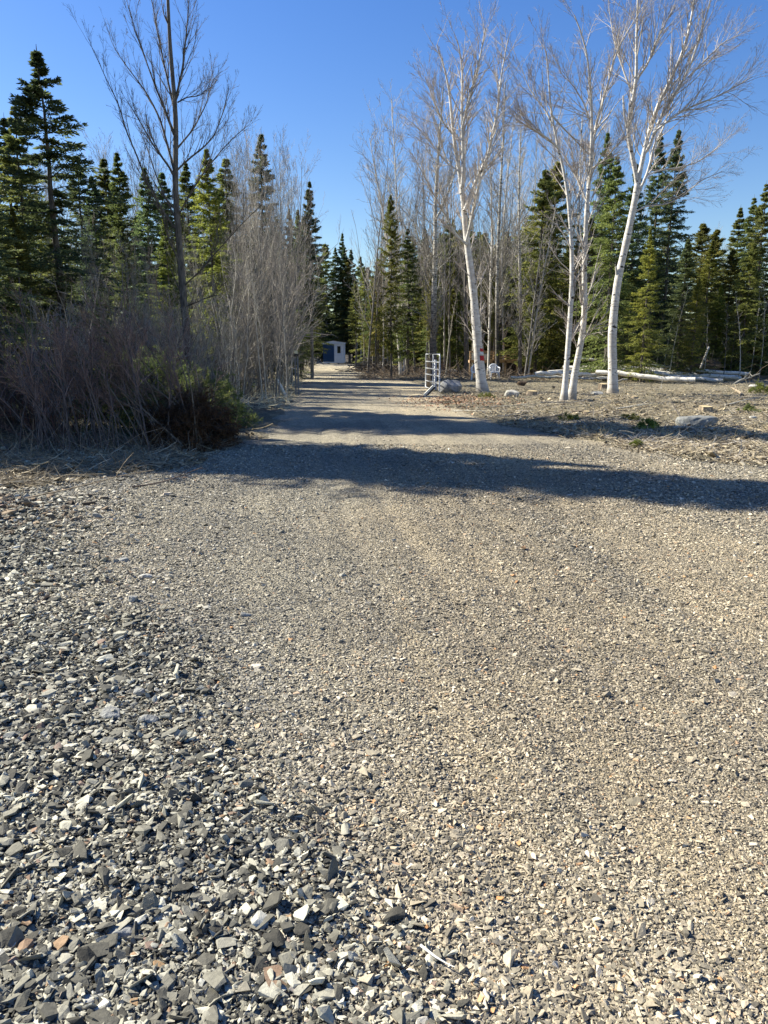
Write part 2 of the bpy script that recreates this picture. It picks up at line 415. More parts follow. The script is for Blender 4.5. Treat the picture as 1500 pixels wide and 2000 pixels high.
# ------------------------------------------------------------------ stones
def hulls(n, k, seed, flat=1.0, sub=False):
    r = np.random.default_rng(seed); out = []
    for i in range(n):
        bm = bmesh.new()
        p = r.normal(0, 1, (k, 3)); p = unit(p) * r.uniform(.75, 1, (k, 1)); p = np.sign(p) * np.abs(p) ** .75
        p[:, 2] *= flat; p[:, 2] = np.clip(p[:, 2], -.72 * flat, .72 * flat)
        for q in p: bm.verts.new(q)
        res = bmesh.ops.convex_hull(bm, input=bm.verts)
        bmesh.ops.delete(bm, geom=list({g for g in res['geom_interior'] + res['geom_unused'] if isinstance(g, bmesh.types.BMVert)}), context='VERTS')
        bmesh.ops.triangulate(bm, faces=bm.faces)
        bm.verts.index_update()
        V = np.array([v.co[:] for v in bm.verts]); Fc = np.array([[v.index for v in f.verts] for f in bm.faces])
        out.append((V, Fc)); bm.free()
    return out
def scatter_mesh(name, tmpl, X, Y, S, tilt, r, m, sink=.25, asp=(1.5, 1.0, .5), lift=None):
    G = Geo(); n = len(X); ti = r.integers(0, len(tmpl), n)
    yaw = r.uniform(0, 2 * math.pi, n); ta = r.uniform(0, 2 * math.pi, n); tm = np.abs(r.normal(0, tilt, n))
    sx = S * asp[0] * r.uniform(.7, 1.2, n); sy = S * asp[1] * r.uniform(.7, 1.2, n); sz = S * asp[2] * r.uniform(.5, 1.3, n)
    Z = H(X, Y) + .012 + sz * (1 - sink * 2) + (0 if lift is None else lift)
    TA = tanf(X, Y); tans = []
    for k, (V, Fc) in enumerate(tmpl):
        s = np.where(ti == k)[0]
        if not len(s): continue
        v = V[None] * np.stack([sx[s], sy[s], sz[s]], -1)[:, None, :]
        c, q = np.cos(yaw[s])[:, None], np.sin(yaw[s])[:, None]
        x = v[..., 0] * c - v[..., 1] * q; y = v[..., 0] * q + v[..., 1] * c; z = v[..., 2]
        # tilt round axis (cos ta, sin ta, 0)
        ax = np.stack([np.cos(ta[s]), np.sin(ta[s]), 0 * s], -1)[:, None, :]
        vv = np.stack([x, y, z], -1); ct = np.cos(tm[s])[:, None, None]; st = np.sin(tm[s])[:, None, None]
        vv = vv * ct + np.cross(np.broadcast_to(ax, vv.shape), vv) * st + ax * (ax * vv).sum(-1, keepdims=True) * (1 - ct)
        vv += np.stack([X[s], Y[s], Z[s]], -1)[:, None, :]
        off = np.arange(len(s)) * len(V)
        G.add(vv.reshape(-1, 3), (Fc[None] + off[:, None, None]).reshape(-1, 3)); tans.append(np.repeat(TA[s], len(V)))
    me = np_mesh(name, np.concatenate(G.V), np.concatenate(G.L), np.concatenate(G.S), m, False, {'tan': np.concatenate(tans)})
    return link(name, me)
def wedge(n, y0, y1, r, p=1.0, hw=lambda y: .65 + .57 * y):
    """random points, more of them close by"""
    u = r.uniform(0, 1, n); y = y0 * (y1 / y0) ** (u ** p); x = r.uniform(-1, 1, n) * hw(y)
    return x, y
HC = hulls(14, 10, 3, .8); HS = hulls(14, 8, 1, .8); HB = hulls(16, 15, 2, .8)
# fine pebbles: size grows a little with distance so that the far ones still read
x, y = wedge(740000, 1.15, 12, rng, .86)
S = rng.lognormal(math.log(.0031), .45, len(x)) * (.7 + .5 * (1 - streak(x, y)) + .35 * vnoise(x * .9, y * .9, 66)) * (1 + .10 * np.maximum(0, y - 2))
keep = (drive_mask(x, y) > .5) & (rng.random(len(x)) > .75 * coarse_mask(x, y))
S = np.clip(S * (1 + .45 * sstep(.6, -.4, x - np.interp(y, XB[:, 0], XB[:, 1]) - .5)), .002, .03)
tag(scatter_mesh('pebbles', HS, x[keep], y[keep], S[keep], .35, rng, M['pebble'], .2, (1.35, 1, .62)),
    'fine tan and grey crushed pebbles covering the drive', 'gravel', kind='stuff')
x, y = wedge(16000, 1.1, 34, rng, .8)
S = rng.lognormal(math.log(.0058), .38, len(x)) * (1 + .05 * y)
keep = (drive_mask(x, y) > .5) & (rng.random(len(x)) < 1.5 * vnoise(x * 1.5, y * 1.5, 8) ** 2 * (1.5 - streak(x, y)))
tag(scatter_mesh('loose_pebbles', HB, x[keep], y[keep], S[keep], .3, rng, M['pebble'], .25, (1.45, 1, .5)),
    'larger loose pebbles sprinkled over the whole drive', 'gravel', kind='stuff')
# coarse shale on the left
def coarse_pts(n, y0, y1, p):
    y = y0 * (y1 / y0) ** (rng.uniform(0, 1, n) ** p)
    b = np.interp(y, XB[:, 0], XB[:, 1]) + .45; a = -(.85 + .57 * y)
    x = a + (b - a) * rng.uniform(0, 1, n)
    k = rng.random(n) < coarse_mask(x, y) * np.clip((b - a) / 2.5, .3, 1.0) * 1.0
    return x[k], y[k]
x, y = coarse_pts(290000, 1.05, 8, .9)
S = np.clip(rng.lognormal(math.log(.0050), .5, len(x)), .002, .03)*(1+.05*y)
sh1 = scatter_mesh('crushed_shale', HC, x, y, S, .6, rng, M['shale'], .2, (1.55, 1.0, .5), lift=rng.uniform(0, .012, len(x)))
tag(sh1, 'heap of small angular grey shale chips along the left of the drive', 'shale chips', kind='stuff')
x, y = coarse_pts(24000, 1.05, 8, .85)
S = np.clip(rng.lognormal(math.log(.0086), .5, len(x)), .004, .027)*(1+.05*y)
sh2 = scatter_mesh('broken_shale', HB, x, y, S, .5, rng, M['shale'], .15, (1.6, 1.0, .42), lift=rng.uniform(0, .012, len(x)))
tag(sh2, 'flat broken grey shale pieces lying on the smaller chips', 'shale pieces', kind='stuff')
# rubble along the left verge and right verge
xa = rng.uniform(-6, -1.5, 9000); ya = rng.uniform(5.2, 8.8, 9000); k = rng.random(9000) < .5 * drive_mask(xa, ya) * sstep(-1.5, -3, xa)
xb = rng.uniform(1.5, 12, 16000); yb = rng.uniform(5, 16, 16000); k2 = rng.random(16000) < .45 * sstep(-.5, 1.2, xb - np.interp(yb, [5, 8.5, 16], [3.4, 2.9, 2.4]))
x = np.r_[xa[k], xb[k2]]; y = np.r_[ya[k], yb[k2]]
tag(scatter_mesh('verge_stones', HB, x, y, np.clip(rng.lognormal(math.log(.015), .4, len(x)), .006, .05), .35, rng, M['pebble'], .25, (1.4, 1, .5)),
    'scattered small stones along both edges of the drive', 'stones', kind='stuff')

def rock_mesh(name, seed, dims, m, k=26, rough=.04, sub=2):
    r = np.random.default_rng(seed); bm = bmesh.new()
    p = unit(r.normal(0, 1, (k, 3))); p = np.sign(p) * np.abs(p) ** .7
    for q in p: bm.verts.new(q)
    res = bmesh.ops.convex_hull(bm, input=bm.verts)
    bmesh.ops.delete(bm, geom=list({g for g in res['geom_interior'] + res['geom_unused'] if isinstance(g, bmesh.types.BMVert)}), context='VERTS')
    bmesh.ops.triangulate(bm, faces=bm.faces)
    for _ in range(sub): bmesh.ops.subdivide_edges(bm, edges=bm.edges, cuts=1, use_grid_fill=True)
    for _ in range(1): bmesh.ops.smooth_vert(bm, verts=bm.verts, factor=.35, use_axis_x=True, use_axis_y=True, use_axis_z=True)
    for v in bm.verts:
        c = v.co; s = fbm(np.array([c.x * 3 + c.z * 2]), np.array([c.y * 3 - c.z * 2.3]), 3, seed)[0]
        v.co = c * (1 + s * rough * 3)
        v.co.x *= dims[0] / 2; v.co.y *= dims[1] / 2; v.co.z *= dims[2] / 2
    bmesh.ops.triangulate(bm, faces=bm.faces)
    me = bpy.data.meshes.new(name); bm.to_mesh(me); bm.free(); me.materials.append(m); return me
def rock(name, px, py, wpx, hpx, m, label, group=None, seed=0, cat='rock', depth=None, rz=0, buried=.3, tilt=(0, 0)):
    g = gnd(px, py); d = math.hypot(g[1], CAM_H)
    W = wpx / F * d; aa = math.atan2(CAM_H, g[1]); Dp = depth or W * .75
    if group == SG: W *= .8; Dp *= .75
    Hh = min(.75 * W, max((.1 if group == SG else .16) * W, (hpx / F * d - .8 * Dp * math.sin(aa)) / math.cos(aa)))
    me = rock_mesh(name, seed, (W, Dp, Hh * (1 + buried)), m)
    o = link(name, me); o.location = (g[0], g[1] + Dp * .45, Hs(g[0], g[1]) + Hh * (1 - buried) / 2); o.rotation_euler = (R(tilt[0]), R(tilt[1]), rz)
    return tag(o, label, cat, group)
SG = 'bigger stones standing out of the gravel'
rock('boulder', 881, 769, 44, 26, M['boulder'], 'rounded dark grey boulder beside the open metal gate', seed=3, cat='boulder', depth=.7)
rock('boulder', 1370, 842, 92, 30, M['grey_stone'], 'long low pale topped boulder half sunk in the brushy clearing', seed=8, cat='boulder', depth=.6)
SG = 'bigger stones standing out of the gravel'
M['slab'] = simple('slate_slab', (.26, .255, .235), .85, .35, 14, bmp=.6)
M['slab_pale'] = simple('pale_slab', (.37, .355, .32), .85, .25, 16, bmp=.5)
for i, (px, py, wd, ht, mm, dp, lb) in enumerate([
    (258, 1184, 28, 20, 'slab', .07, 'small upright dark stone on the sandy patch at the left'),
    (270, 1366, 36, 36, 'slab', .06, 'pointed dark stone standing up among the grey chips'),
    (282, 1134, 44, 14, 'slab_pale', .06, 'curved pale stone lying behind the small upright dark one'),
    (238, 1100, 30, 12, 'slab', .08, 'low brown flat stone, farthest of the loose stones beside the sandy patch'),
    (270, 1312, 44, 14, 'slab_pale', .1, 'pale smooth leaf shaped slab tilted above the pointed dark stone'),
    (215, 1414, 66, 34, 'slab', .12, 'broad rough grey stone below left of the pointed dark stone'),
    (285, 1424, 50, 30, 'slab', .1, 'rounded grey stone right of the broad rough one'),
    (310, 1185, 32, 8, 'slab', .04, 'thin dark sliver of stone lying on the sandy patch'),
    (165, 1778, 78, 26, 'slab_pale', .14, 'large pale slab lying on chips near the bottom left'),
    (230, 1840, 66, 44, 'slab', .1, 'dark striated slab tilted up below the large pale slab'),
    (275, 1998, 90, 50, 'slab', .14, 'flat grey broken slab at the very bottom edge of the shale'),
    (160, 1972, 86, 40, 'slab_pale', .1, 'bright cream slab with a broken end near the bottom corner'),
    (892, 1797, 44, 14, 'slab', .06, 'smooth oval grey green stone lying flat in the fine gravel'),
    (674, 1640, 24, 12, 'slab_pale', .03, 'bright pebble alone on fine gravel right of the shale'),
    (935, 1318, 18, 10, 'slab', .03, 'small dark stone alone in the middle of the drive'),
    (190, 1020, 28, 12, 'slab', .05, 'tipped dark flake at the shaded verge of the drive'),
    (480, 1210, 32, 14, 'slab', .06, 'dark wedge shaped stone where shale meets fine gravel'),
    (376, 1540, 40, 24, 'slab_pale', .07, 'pale blocky stone at the right of the upper shale'),
    (50, 1520, 66, 50, 'slab_pale', .28, 'long sloping pale slab at the left edge'),
    (590, 1900, 38, 18, 'slab_pale', .05, 'cream chip at the right end of the coarse shale')]):
    rock('stone', px, py, wd, ht, M[mm], lb, SG, seed=100 + i, cat='stone', depth=dp, rz=random.uniform(-.5, .5), tilt=(random.uniform(-12, 6), random.uniform(-14, 14)), buried=.15)

exec_trees = True
# ------------------------------------------------------------------ tree builders
def conifer(seed, Ht=10., Rb=1.7, z0=.10, droop=.35, dens=1.0, prof=.85, m='spruce', top=.04, nl=.07, gap=.0, ang=1.0, bare=False):
    """unit tree Ht metres high; returns (trunk mesh, crown mesh)"""
    r = np.random.default_rng(seed)
    T = Geo(); n = 14
    z = np.linspace(0, Ht, n); bend = np.cumsum(r.normal(0, .02, (n, 2)), 0)
    tp = np.stack([bend[:, 0], bend[:, 1], z], 1); T.tubes(tp, np.linspace(.0085 * Ht + .015, .008, n), 7); T.tubes(np.array([tp[-1], tp[-1] + [0, 0, .22]]), np.array([.010, .004]), 4)
    nb = int(235 * dens)
    t = z0 + (1 - z0) * (np.linspace(0, 1, nb) ** .93) + r.uniform(-.006, .006, nb)
    spacing = .032; t = t + .16 * spacing * np.sin(t / spacing * 2 * math.pi)    # gathered in whorls
    t = np.clip(t, z0, .992)
    zb = t * Ht; k = np.interp(zb, z, tp[:, 0]); k2 = np.interp(zb, z, tp[:, 1])
    P = np.stack([k, k2, zb], 1); az = r.uniform(0, 2 * math.pi, nb)
    lump = .78 + .45 * vnoise(np.cos(az) * 1.3 + 5, zb * .9 + np.sin(az) * 1.3, seed)
    tipf = np.clip((1 - t) * 7, .12, 1)
    L = Rb * np.clip((1 - t), 0, 1) ** prof * lump * r.uniform(.45, 1.2, nb) + .12 * tipf
    L *= np.clip(.55 + (t - z0) * 3.2, .55, 1)
    if gap: L = np.where(r.random(nb) < gap, L * .25, L)
    el = np.interp(t, [0, .5, .85, 1], [-.25 * ang, .05, .55, 1.1]) + r.normal(0, .12, nb)
    D = np.stack([np.cos(az) * np.cos(el), np.sin(az) * np.cos(el), np.sin(el)], 1)
    nn = 7; pts = np.zeros((nb, nn, 3)); pts[:, 0] = P; d = D.copy()
    for i in range(1, nn):
        q = i / nn; d = unit(d + np.stack([0 * az, 0 * az, (-droop * (1 - q * 1.7)) * .35 * np.ones(nb)], 1) + r.normal(0, .05, (nb, 3)))
        pts[:, i] = pts[:, i - 1] + d * (L / (nn - 1))[:, None]
    rad = (.006 + .010 * L)[:, None] * np.linspace(1, .2, nn)[None]
    T.tubes(pts, rad, 3)
    if bare:
        nd = 60; az = r.uniform(0, 6.28, nd); zz = r.uniform(.06, z0 * 1.3, nd) * Ht
        Dd = np.stack([np.cos(az), np.sin(az), r.normal(-.05, .15, nd)], 1)
        q, w_ = grow(np.stack([0 * az, 0 * az, zz], 1), Dd, r.uniform(.3, .9, nd), np.full(nd, .012), 5, .12, -.2, r); T.tubes(q, w_, 3)
    # side twigs, mostly in the plane of the branch
    K = 14; tt = np.linspace(.10, .98, K)[None] + r.uniform(-.04, .04, (nb, K)); tt = np.clip(tt, .03, .99)
    x = tt * (nn - 1); i = np.minimum(x.astype(int), nn - 2); f = (x - i)[..., None]; mi = np.arange(nb)[:, None]
    B = pts[mi, i] * (1 - f) + pts[mi, i + 1] * f; Tg = unit(pts[mi, i + 1] - pts[mi, i])
    side = np.where((np.arange(K)[None] + r.integers(0, 2, (nb, 1))) % 2 == 0, 1., -1.)[..., None]
    S = unit(np.cross(Tg, np.array([0, 0, 1.]))) * side
    Dt = unit(Tg * .85 + S * .62 + r.normal(0, .13, (nb, K, 3)) + np.array([0, 0, -.16]))
    Lt = (L[:, None] * .42 * (1.15 - tt) * r.uniform(.6, 1.25, (nb, K)) + .09 * tipf[:, None])
    tw, tr_ = grow(B.reshape(-1, 3), Dt.reshape(-1, 3), Lt.ravel(), np.full(nb * K, .004), 4, .07, -.15, r)
    allt = np.concatenate([tw.reshape(-1, 4, 3), pts[:, [3, 4, 5, 6]]])
    # needle shoots: narrow leaf-like triangles fanned round each twig
    m_ = len(allt); K2 = 11
    t2 = np.linspace(.02, 1, K2)[None] * np.ones((m_, 1)) + r.uniform(-.05, .05, (m_, K2)); t2 = np.clip(t2, 0, .999)
    x = t2 * 3; i = np.minimum(x.astype(int), 2); f = (x - i)[..., None]; mi = np.arange(m_)[:, None]
    B = allt[mi, i] * (1 - f) + allt[mi, i + 1] * f; Tg = unit(allt[mi, i + 1] - allt[mi, i])
    q = r.normal(0, 1, (m_, K2, 3)) * np.array([1, 1, .55]); q = unit(q - (q * Tg).sum(-1, keepdims=True) * Tg)
    Dn = unit(Tg * .85 + q * .75); nlv = nl * r.uniform(.7, 1.5, (m_, K2, 1))
    Wd = unit(np.cross(Dn, r.normal(0, 1, (m_, K2, 3)))) * nlv * .17
    V = np.stack([B - Wd * .6, B + Wd * .6, B + Dn * nlv * .55 + Wd, B + Dn * nlv, B + Dn * nlv * .55 - Wd], -2).reshape(-1, 3)
    G = Geo(); G.add(V, np.arange(len(V)).reshape(-1, 5))
    return T.mesh('conifer_trunk', M['dark_bark'] if not bare else M['grey_bark']), G.mesh('conifer_crown', M[m])
def bare_tree(seed, Ht=9., spread=.5, nl1=26, nl2=7, nl3=5, z0=.25, ang=.6, up=.5, rad=None, tw=.006, trunk='grey_bark', twig='grey_twig', wig=.03, fine=True, lean=0):
    r = np.random.default_rng(seed); T = Geo(); G = Geo()
    r0 = rad or Ht * .0065
    p, q = grow(np.zeros((1, 3)), np.array([[lean, 0, 1.]]), np.array([Ht]), np.array([r0]), 16, wig, .4, r, .12); T.tubes(p, q, 7)
    a = spawn(p, q, nl1, z0, .97, ang, r, .15, .34 * spread * 2, .5, .25, even=True)
    p1, q1 = grow(*a[:3], np.maximum(a[3], tw), 8, .07, up, r, .25); T.tubes(p1, q1, 4)
    a = spawn(p1, q1, nl2, .15, 1, .55, r, .2, .5, .6, .1)
    p2, q2 = grow(*a[:3], np.maximum(a[3], tw * .8), 5, .10, up * .6, r, .4); G.tubes(p2, q2, 3)
    if fine:
        a = spawn(p2, q2, nl3, .2, 1, .55, r, .25, .5, .7, .05)
        p3, q3 = grow(*a[:3], np.maximum(a[3] * .7, tw * .62), 4, .14, .2, r, .6); G.tubes(p3, q3, 3)
    return T.mesh('bare_trunk', M[trunk], True), G.mesh('bare_crown', M[twig])
def shrub(seed, Ht=2.6, stems=16, spread=.6, trunk='brush_bark', twig='brush_twig', tw=.0042, nl2=9, nl3=5, base=.25):
    r = np.random.default_rng(seed); T = Geo(); G = Geo()
    az = r.uniform(0, 6.28, stems); s = r.uniform(.1, 1, stems) * spread
    P = np.stack([np.cos(az) * base * r.random(stems), np.sin(az) * base * r.random(stems), -.05 + 0 * az], 1)
    D = np.stack([np.cos(az) * s, np.sin(az) * s, 1 + 0 * az], 1)
    L = Ht * r.uniform(.6, 1.1, stems)
    p, q = grow(P, D, L, np.full(stems, .004 + Ht * .0035), 10, .12, .05, r, .3); T.tubes(p, q, 4)
    a = spawn(p, q, nl2, .15, 1, .75, r, .3, .36, .6, .05); p1, q1 = grow(*a[:3], np.maximum(a[3], tw), 5, .10, .3, r, .4); G.tubes(p1, q1, 3)
    a = spawn(p1, q1, nl3, .1, 1, .55, r, .25, .5, .7, .05); p2, q2 = grow(*a[:3], np.maximum(a[3] * .7, tw * .75), 4, .15, .1, r, .6); G.tubes(p2, q2, 3)
    return T.mesh('shrub_stems', M[trunk], True), G.mesh('shrub_twigs', M[twig])
def place(name, pair, x, y, s, rz, label, cat, group=None, parts=('trunk', 'crown'), mats=None, tilt=(0, 0), z=None, sq=1.0):
    o = empty(name, (x, y, (Hs(x, y) if z is None else z) - .05), rz, label, cat, group, (s * sq, s * sq, s))
    o.rotation_euler = (tilt[0], tilt[1], rz)
    for nm, me in zip(parts, pair): link(nm, me, o)
    return o
def top_h(py, Y):         # height of something at distance Y whose top is seen at image row py
    return at(750, py, Y)[2]

# ------------------------------------------------------------------ templates
SPR = [conifer(1, 10, 1.9, .05, .4, 1.15, 1.0, 'spruce'), conifer(2, 10, 1.6, .08, .35, 1.1, .95, 'spruce', gap=.15),
       conifer(3, 10, 2.0, .05, .45, 1.2, 1.05, 'bluespruce', gap=.1), conifer(4, 10, 1.55, .10, .45, 1.0, .92, 'bluespruce', gap=.15)]
FIR = [conifer(11, 10, 1.9, .04, .25, 1.15, .98, 'fir', gap=.1), conifer(12, 10, 2.3, .05, .2, 1.1, .9, 'fir', gap=.15)]
SLIM = [conifer(21, 10, 1.05, .12, .5, 1.0, .85, 'bluespruce', gap=.15), conifer(22, 10, 1.2, .15, .45, 1.0, .85, 'spruce', gap=.18)]
CED = [conifer(31, 10, 1.8, .06, .3, 1.15, .68, 'cedar', nl=.08, gap=.2), conifer(32, 10, 1.6, .15, .5, 1.0, .6, 'cedar', nl=.08, gap=.28, bare=True)]
POLE = [conifer(41, 10, 1.1, .42, .4, .75, .55, 'spruce', gap=.2, bare=True), conifer(42, 10, 1.2, .35, .3, .8, .6, 'cedar', gap=.25, bare=True)]
DARKP = [conifer(43, 10, 1.5, .30, .4, .9, .95, 'bluespruce', gap=.1, bare=True), conifer(44, 10, 1.8, .26, .4, .9, .9, 'spruce', gap=.15, bare=True)]
SHAG = conifer(51, 10, 2.1, .16, .15, 1.0, .75, 'fir', gap=.3, nl=.08)
OPEN = conifer(52, 10, 2.1, .06, .25, .8, .95, 'bluespruce', gap=.2, nl=.075)
BARE = [bare_tree(61, 9, .62, 30, 7, 5, .25, .75, .35, trunk='pale_bark', twig='pale_twig', tw=.006), bare_tree(62, 9, .55, 30, 7, 5, .3, .7, .4, trunk='grey_bark', twig='grey_twig', tw=.006),
        bare_tree(63, 9, .72, 26, 8, 5, .2, .8, .3, trunk='grey_bark', twig='pale_twig', tw=.006), bare_tree(64, 9, .50, 28, 7, 4, .35, .65, .4, trunk='pale_bark', twig='grey_twig', tw=.006)]
STEM = [bare_tree(65, 9, .22, 22, 4, 3, .45, .6, .4, rad=.055, trunk='pale_bark', twig='grey_twig', tw=.006), bare_tree(66, 9, .28, 24, 4, 3, .4, .6, .4, rad=.07, trunk='dark_bark', twig='grey_twig', tw=.006)]
SHR = [shrub(71, 2.4, 16, .8), shrub(72, 2.1, 18, 1.0, twig='red_twig'), shrub(73, 2.9, 14, .7, twig='grey_twig', trunk='grey_bark'), shrub(74, 1.9, 20, 1.2, twig='brush_twig')]
ALD = [shrub(75, 7.5, 12, .30, trunk='pale_bark', twig='pale_twig', tw=.008, nl2=14, nl3=7, base=.5), shrub(76, 6.5, 14, .38, trunk='grey_bark', twig='grey_twig', tw=.008, nl2=14, nl3=7, base=.6)]
# ------------------------------------------------------------------ traced foreground trees
def traced(name, label, cat, Y, limbs, r, trunk, twig, n1=22, n2=8, n3=5, tw=.006, ang=.6, up=.25, lens=(.9, 2.2), group=None, dead=(), lr2=.5, wig=.08):
    """limbs: (pixel path, width px at start, at end, depth drift in m, twig density); the first limb is the trunk"""
    b = limbs[0][0][0]; g = at(b[0], b[1], Y); g[2] = Hs(g[0], g[1]) - .05
    T = Geo(); G = Geo(); col = []
    for li, (path, w0, w1, drift, dens) in enumerate(limbs):
        y0 = Y if li == 0 else None
        pts = []
        for k, (px, py) in enumerate(path):
            yy = Y + drift[0] + (drift[1] - drift[0]) * k / (len(path) - 1)
            pts.append(at(px, py, yy))
        if li == 0: pts[0][2] = g[2]
        p = resample(pts, 26) - g
        wv = np.linspace(0, 1, 26)
        rad = (w0 * (1 - wv) + w1 * wv) * .44 / F * Y
        if li == 0: rad = rad * (1 + .45 * np.exp(-np.linalg.norm(p - p[0], axis=1) / .25))
        rad = rad * (1 + .05 * np.interp(np.linspace(0, 40, 26), np.arange(41), r.normal(0, 1, 41)))
        T.tubes(p, rad, 10 if li == 0 else 7)
        if dens > 0: col.append((p[None], rad[None], dens))
    for p, q, dens in col:
        k = int(n1 * dens); L = float(np.linalg.norm(np.diff(p[0], axis=0), axis=1).sum())
        a = spawn(p, q, k, .12 if dens < 2 else .3, 1, ang, r, .2, None, .45, .15, lens=lens, even=True)
        p1, q1 = grow(a[0], a[1], a[2], np.minimum(np.maximum(a[3], tw * 1.2), .022), 8, wig, up, r, .25); T.tubes(p1, q1, 4)
        a = spawn(p1, q1, n2, .12, 1, .5, r, .2, lr2, .6, .08); p2, q2 = grow(*a[:3], np.maximum(a[3], tw * .8), 5, wig * 1.1, up * .4, r, .5); G.tubes(p2, q2, 3)
        a = spawn(p2, q2, n3, .15, 1, .5, r, .2, .55, .7, 0); p3, q3 = grow(*a[:3], np.maximum(a[3] * .7, tw * .6), 4, .13, -.05, r, .6); G.tubes(p3, q3, 3)
    o = empty(name, g, 0, label, cat, group)
    tr = T.build('trunk', M[trunk], o, True, thin=True); G.build('crown', M[twig], o)
    return o, g
r = np.random.default_rng(5)
BG = 'white barked birches at the clearing'
birchA, gA = traced('birch_tree', 'forked white birch with a red and white painted blaze on its trunk, beside the gate', 'birch tree', 28.0, [
    ([(943, 767), (937, 720), (933, 670), (929, 625), (924, 560), (917, 510), (912, 480), (909, 445), (905, 393), (902, 360), (894, 317), (888, 283), (883, 243), (880, 200), (877, 160), (867, 127), (853, 88)], 23, 2, (0, .4), 1.5),
    ([(903, 366), (906, 333), (905, 293), (903, 247), (902, 200), (903, 147), (900, 110), (893, 78)], 10, 2, (0, -.6), 1.2),
    ([(903, 250), (910, 220), (920, 180), (930, 147), (940, 100), (948, 55)], 6, 2, (-.3, -1), 1.0),
    ([(907, 412), (917, 388), (933, 345), (953, 308), (963, 260), (973, 213), (977, 160), (984, 120), (992, 78)], 9, 2, (0, .9), 1.5),
    ([(911, 470), (920, 435), (926, 400), (934, 365), (946, 330), (960, 290), (975, 250)], 7, 2, (0, -1), 1.1),
    ([(912, 478), (890, 460), (877, 433), (860, 402), (842, 370), (822, 330), (805, 300)], 6, 1.5, (0, -.8), 1.2),
    ([(897, 335), (872, 318), (850, 290), (828, 262), (805, 240)], 4, 1.2, (0, .8), 1.0),
    ([(884, 262), (866, 240), (850, 205), (838, 170), (830, 150)], 4, 1.2, (0, -.5), 1.0),
    ], r, 'birch', 'birch_twig', 22, 9, 5, tw=.004)
birchB, gB = traced('birch_tree', 'slim left stem of the crossing birch pair on the brushy clearing', 'birch tree', 22.6, [
    ([(1101, 786), (1104, 745), (1108, 700), (1113, 633), (1117, 560), (1118, 510), (1115, 450), (1111, 400), (1108, 367), (1100, 327), (1091, 290), (1082, 253), (1075, 213), (1072, 160), (1067, 100)], 14, 2, (0, .5), 1.3),
    ([(1091, 290), (1072, 272), (1050, 257), (1030, 245), (1010, 236)], 5, 1.2, (0, -.6), 1.1),
    ([(1080, 245), (1065, 215), (1045, 190), (1030, 165), (1018, 130)], 4, 1.2, (0, .6), 1.0),
    ([(1078, 225), (1100, 250), (1125, 275), (1150, 302)], 4, 2, (0, .3), .5),
    ], r, 'birch', 'birch_twig', 20, 9, 5, group=BG, tw=.004)
birchB2, gB2 = traced('birch_tree', 'leaning right stem of the crossing birch pair, bowed at its foot', 'birch tree', 23.2, [
    ([(1116, 782), (1119, 750), (1126, 710), (1137, 665), (1142, 617), (1143, 583), (1140, 533), (1144, 467), (1145, 400), (1152, 350), (1155, 300), (1157, 250), (1155, 193), (1151, 140), (1146, 90), (1132, 52), (1122, 30)], 16, 2, (0, -.4), 1.4),
    ([(1153, 345), (1157, 300), (1160, 260), (1173, 213), (1187, 167), (1198, 118), (1212, 85), (1227, 60), (1245, 30), (1262, 5)], 7, 1.5, (0, .7), 1.3),
    ([(1146, 395), (1128, 350), (1108, 315), (1090, 288)], 4, 1.5, (0, .5), .9),
    ([(1156, 330), (1180, 312), (1205, 285), (1220, 262)], 4, 1.5, (0, -.6), .9),
    ([(1157, 250), (1140, 200), (1118, 165), (1100, 148)], 4, 1.5, (0, -.6), .9),
    ], r, 'birch', 'birch_twig', 20, 9, 5, group=BG, tw=.004)
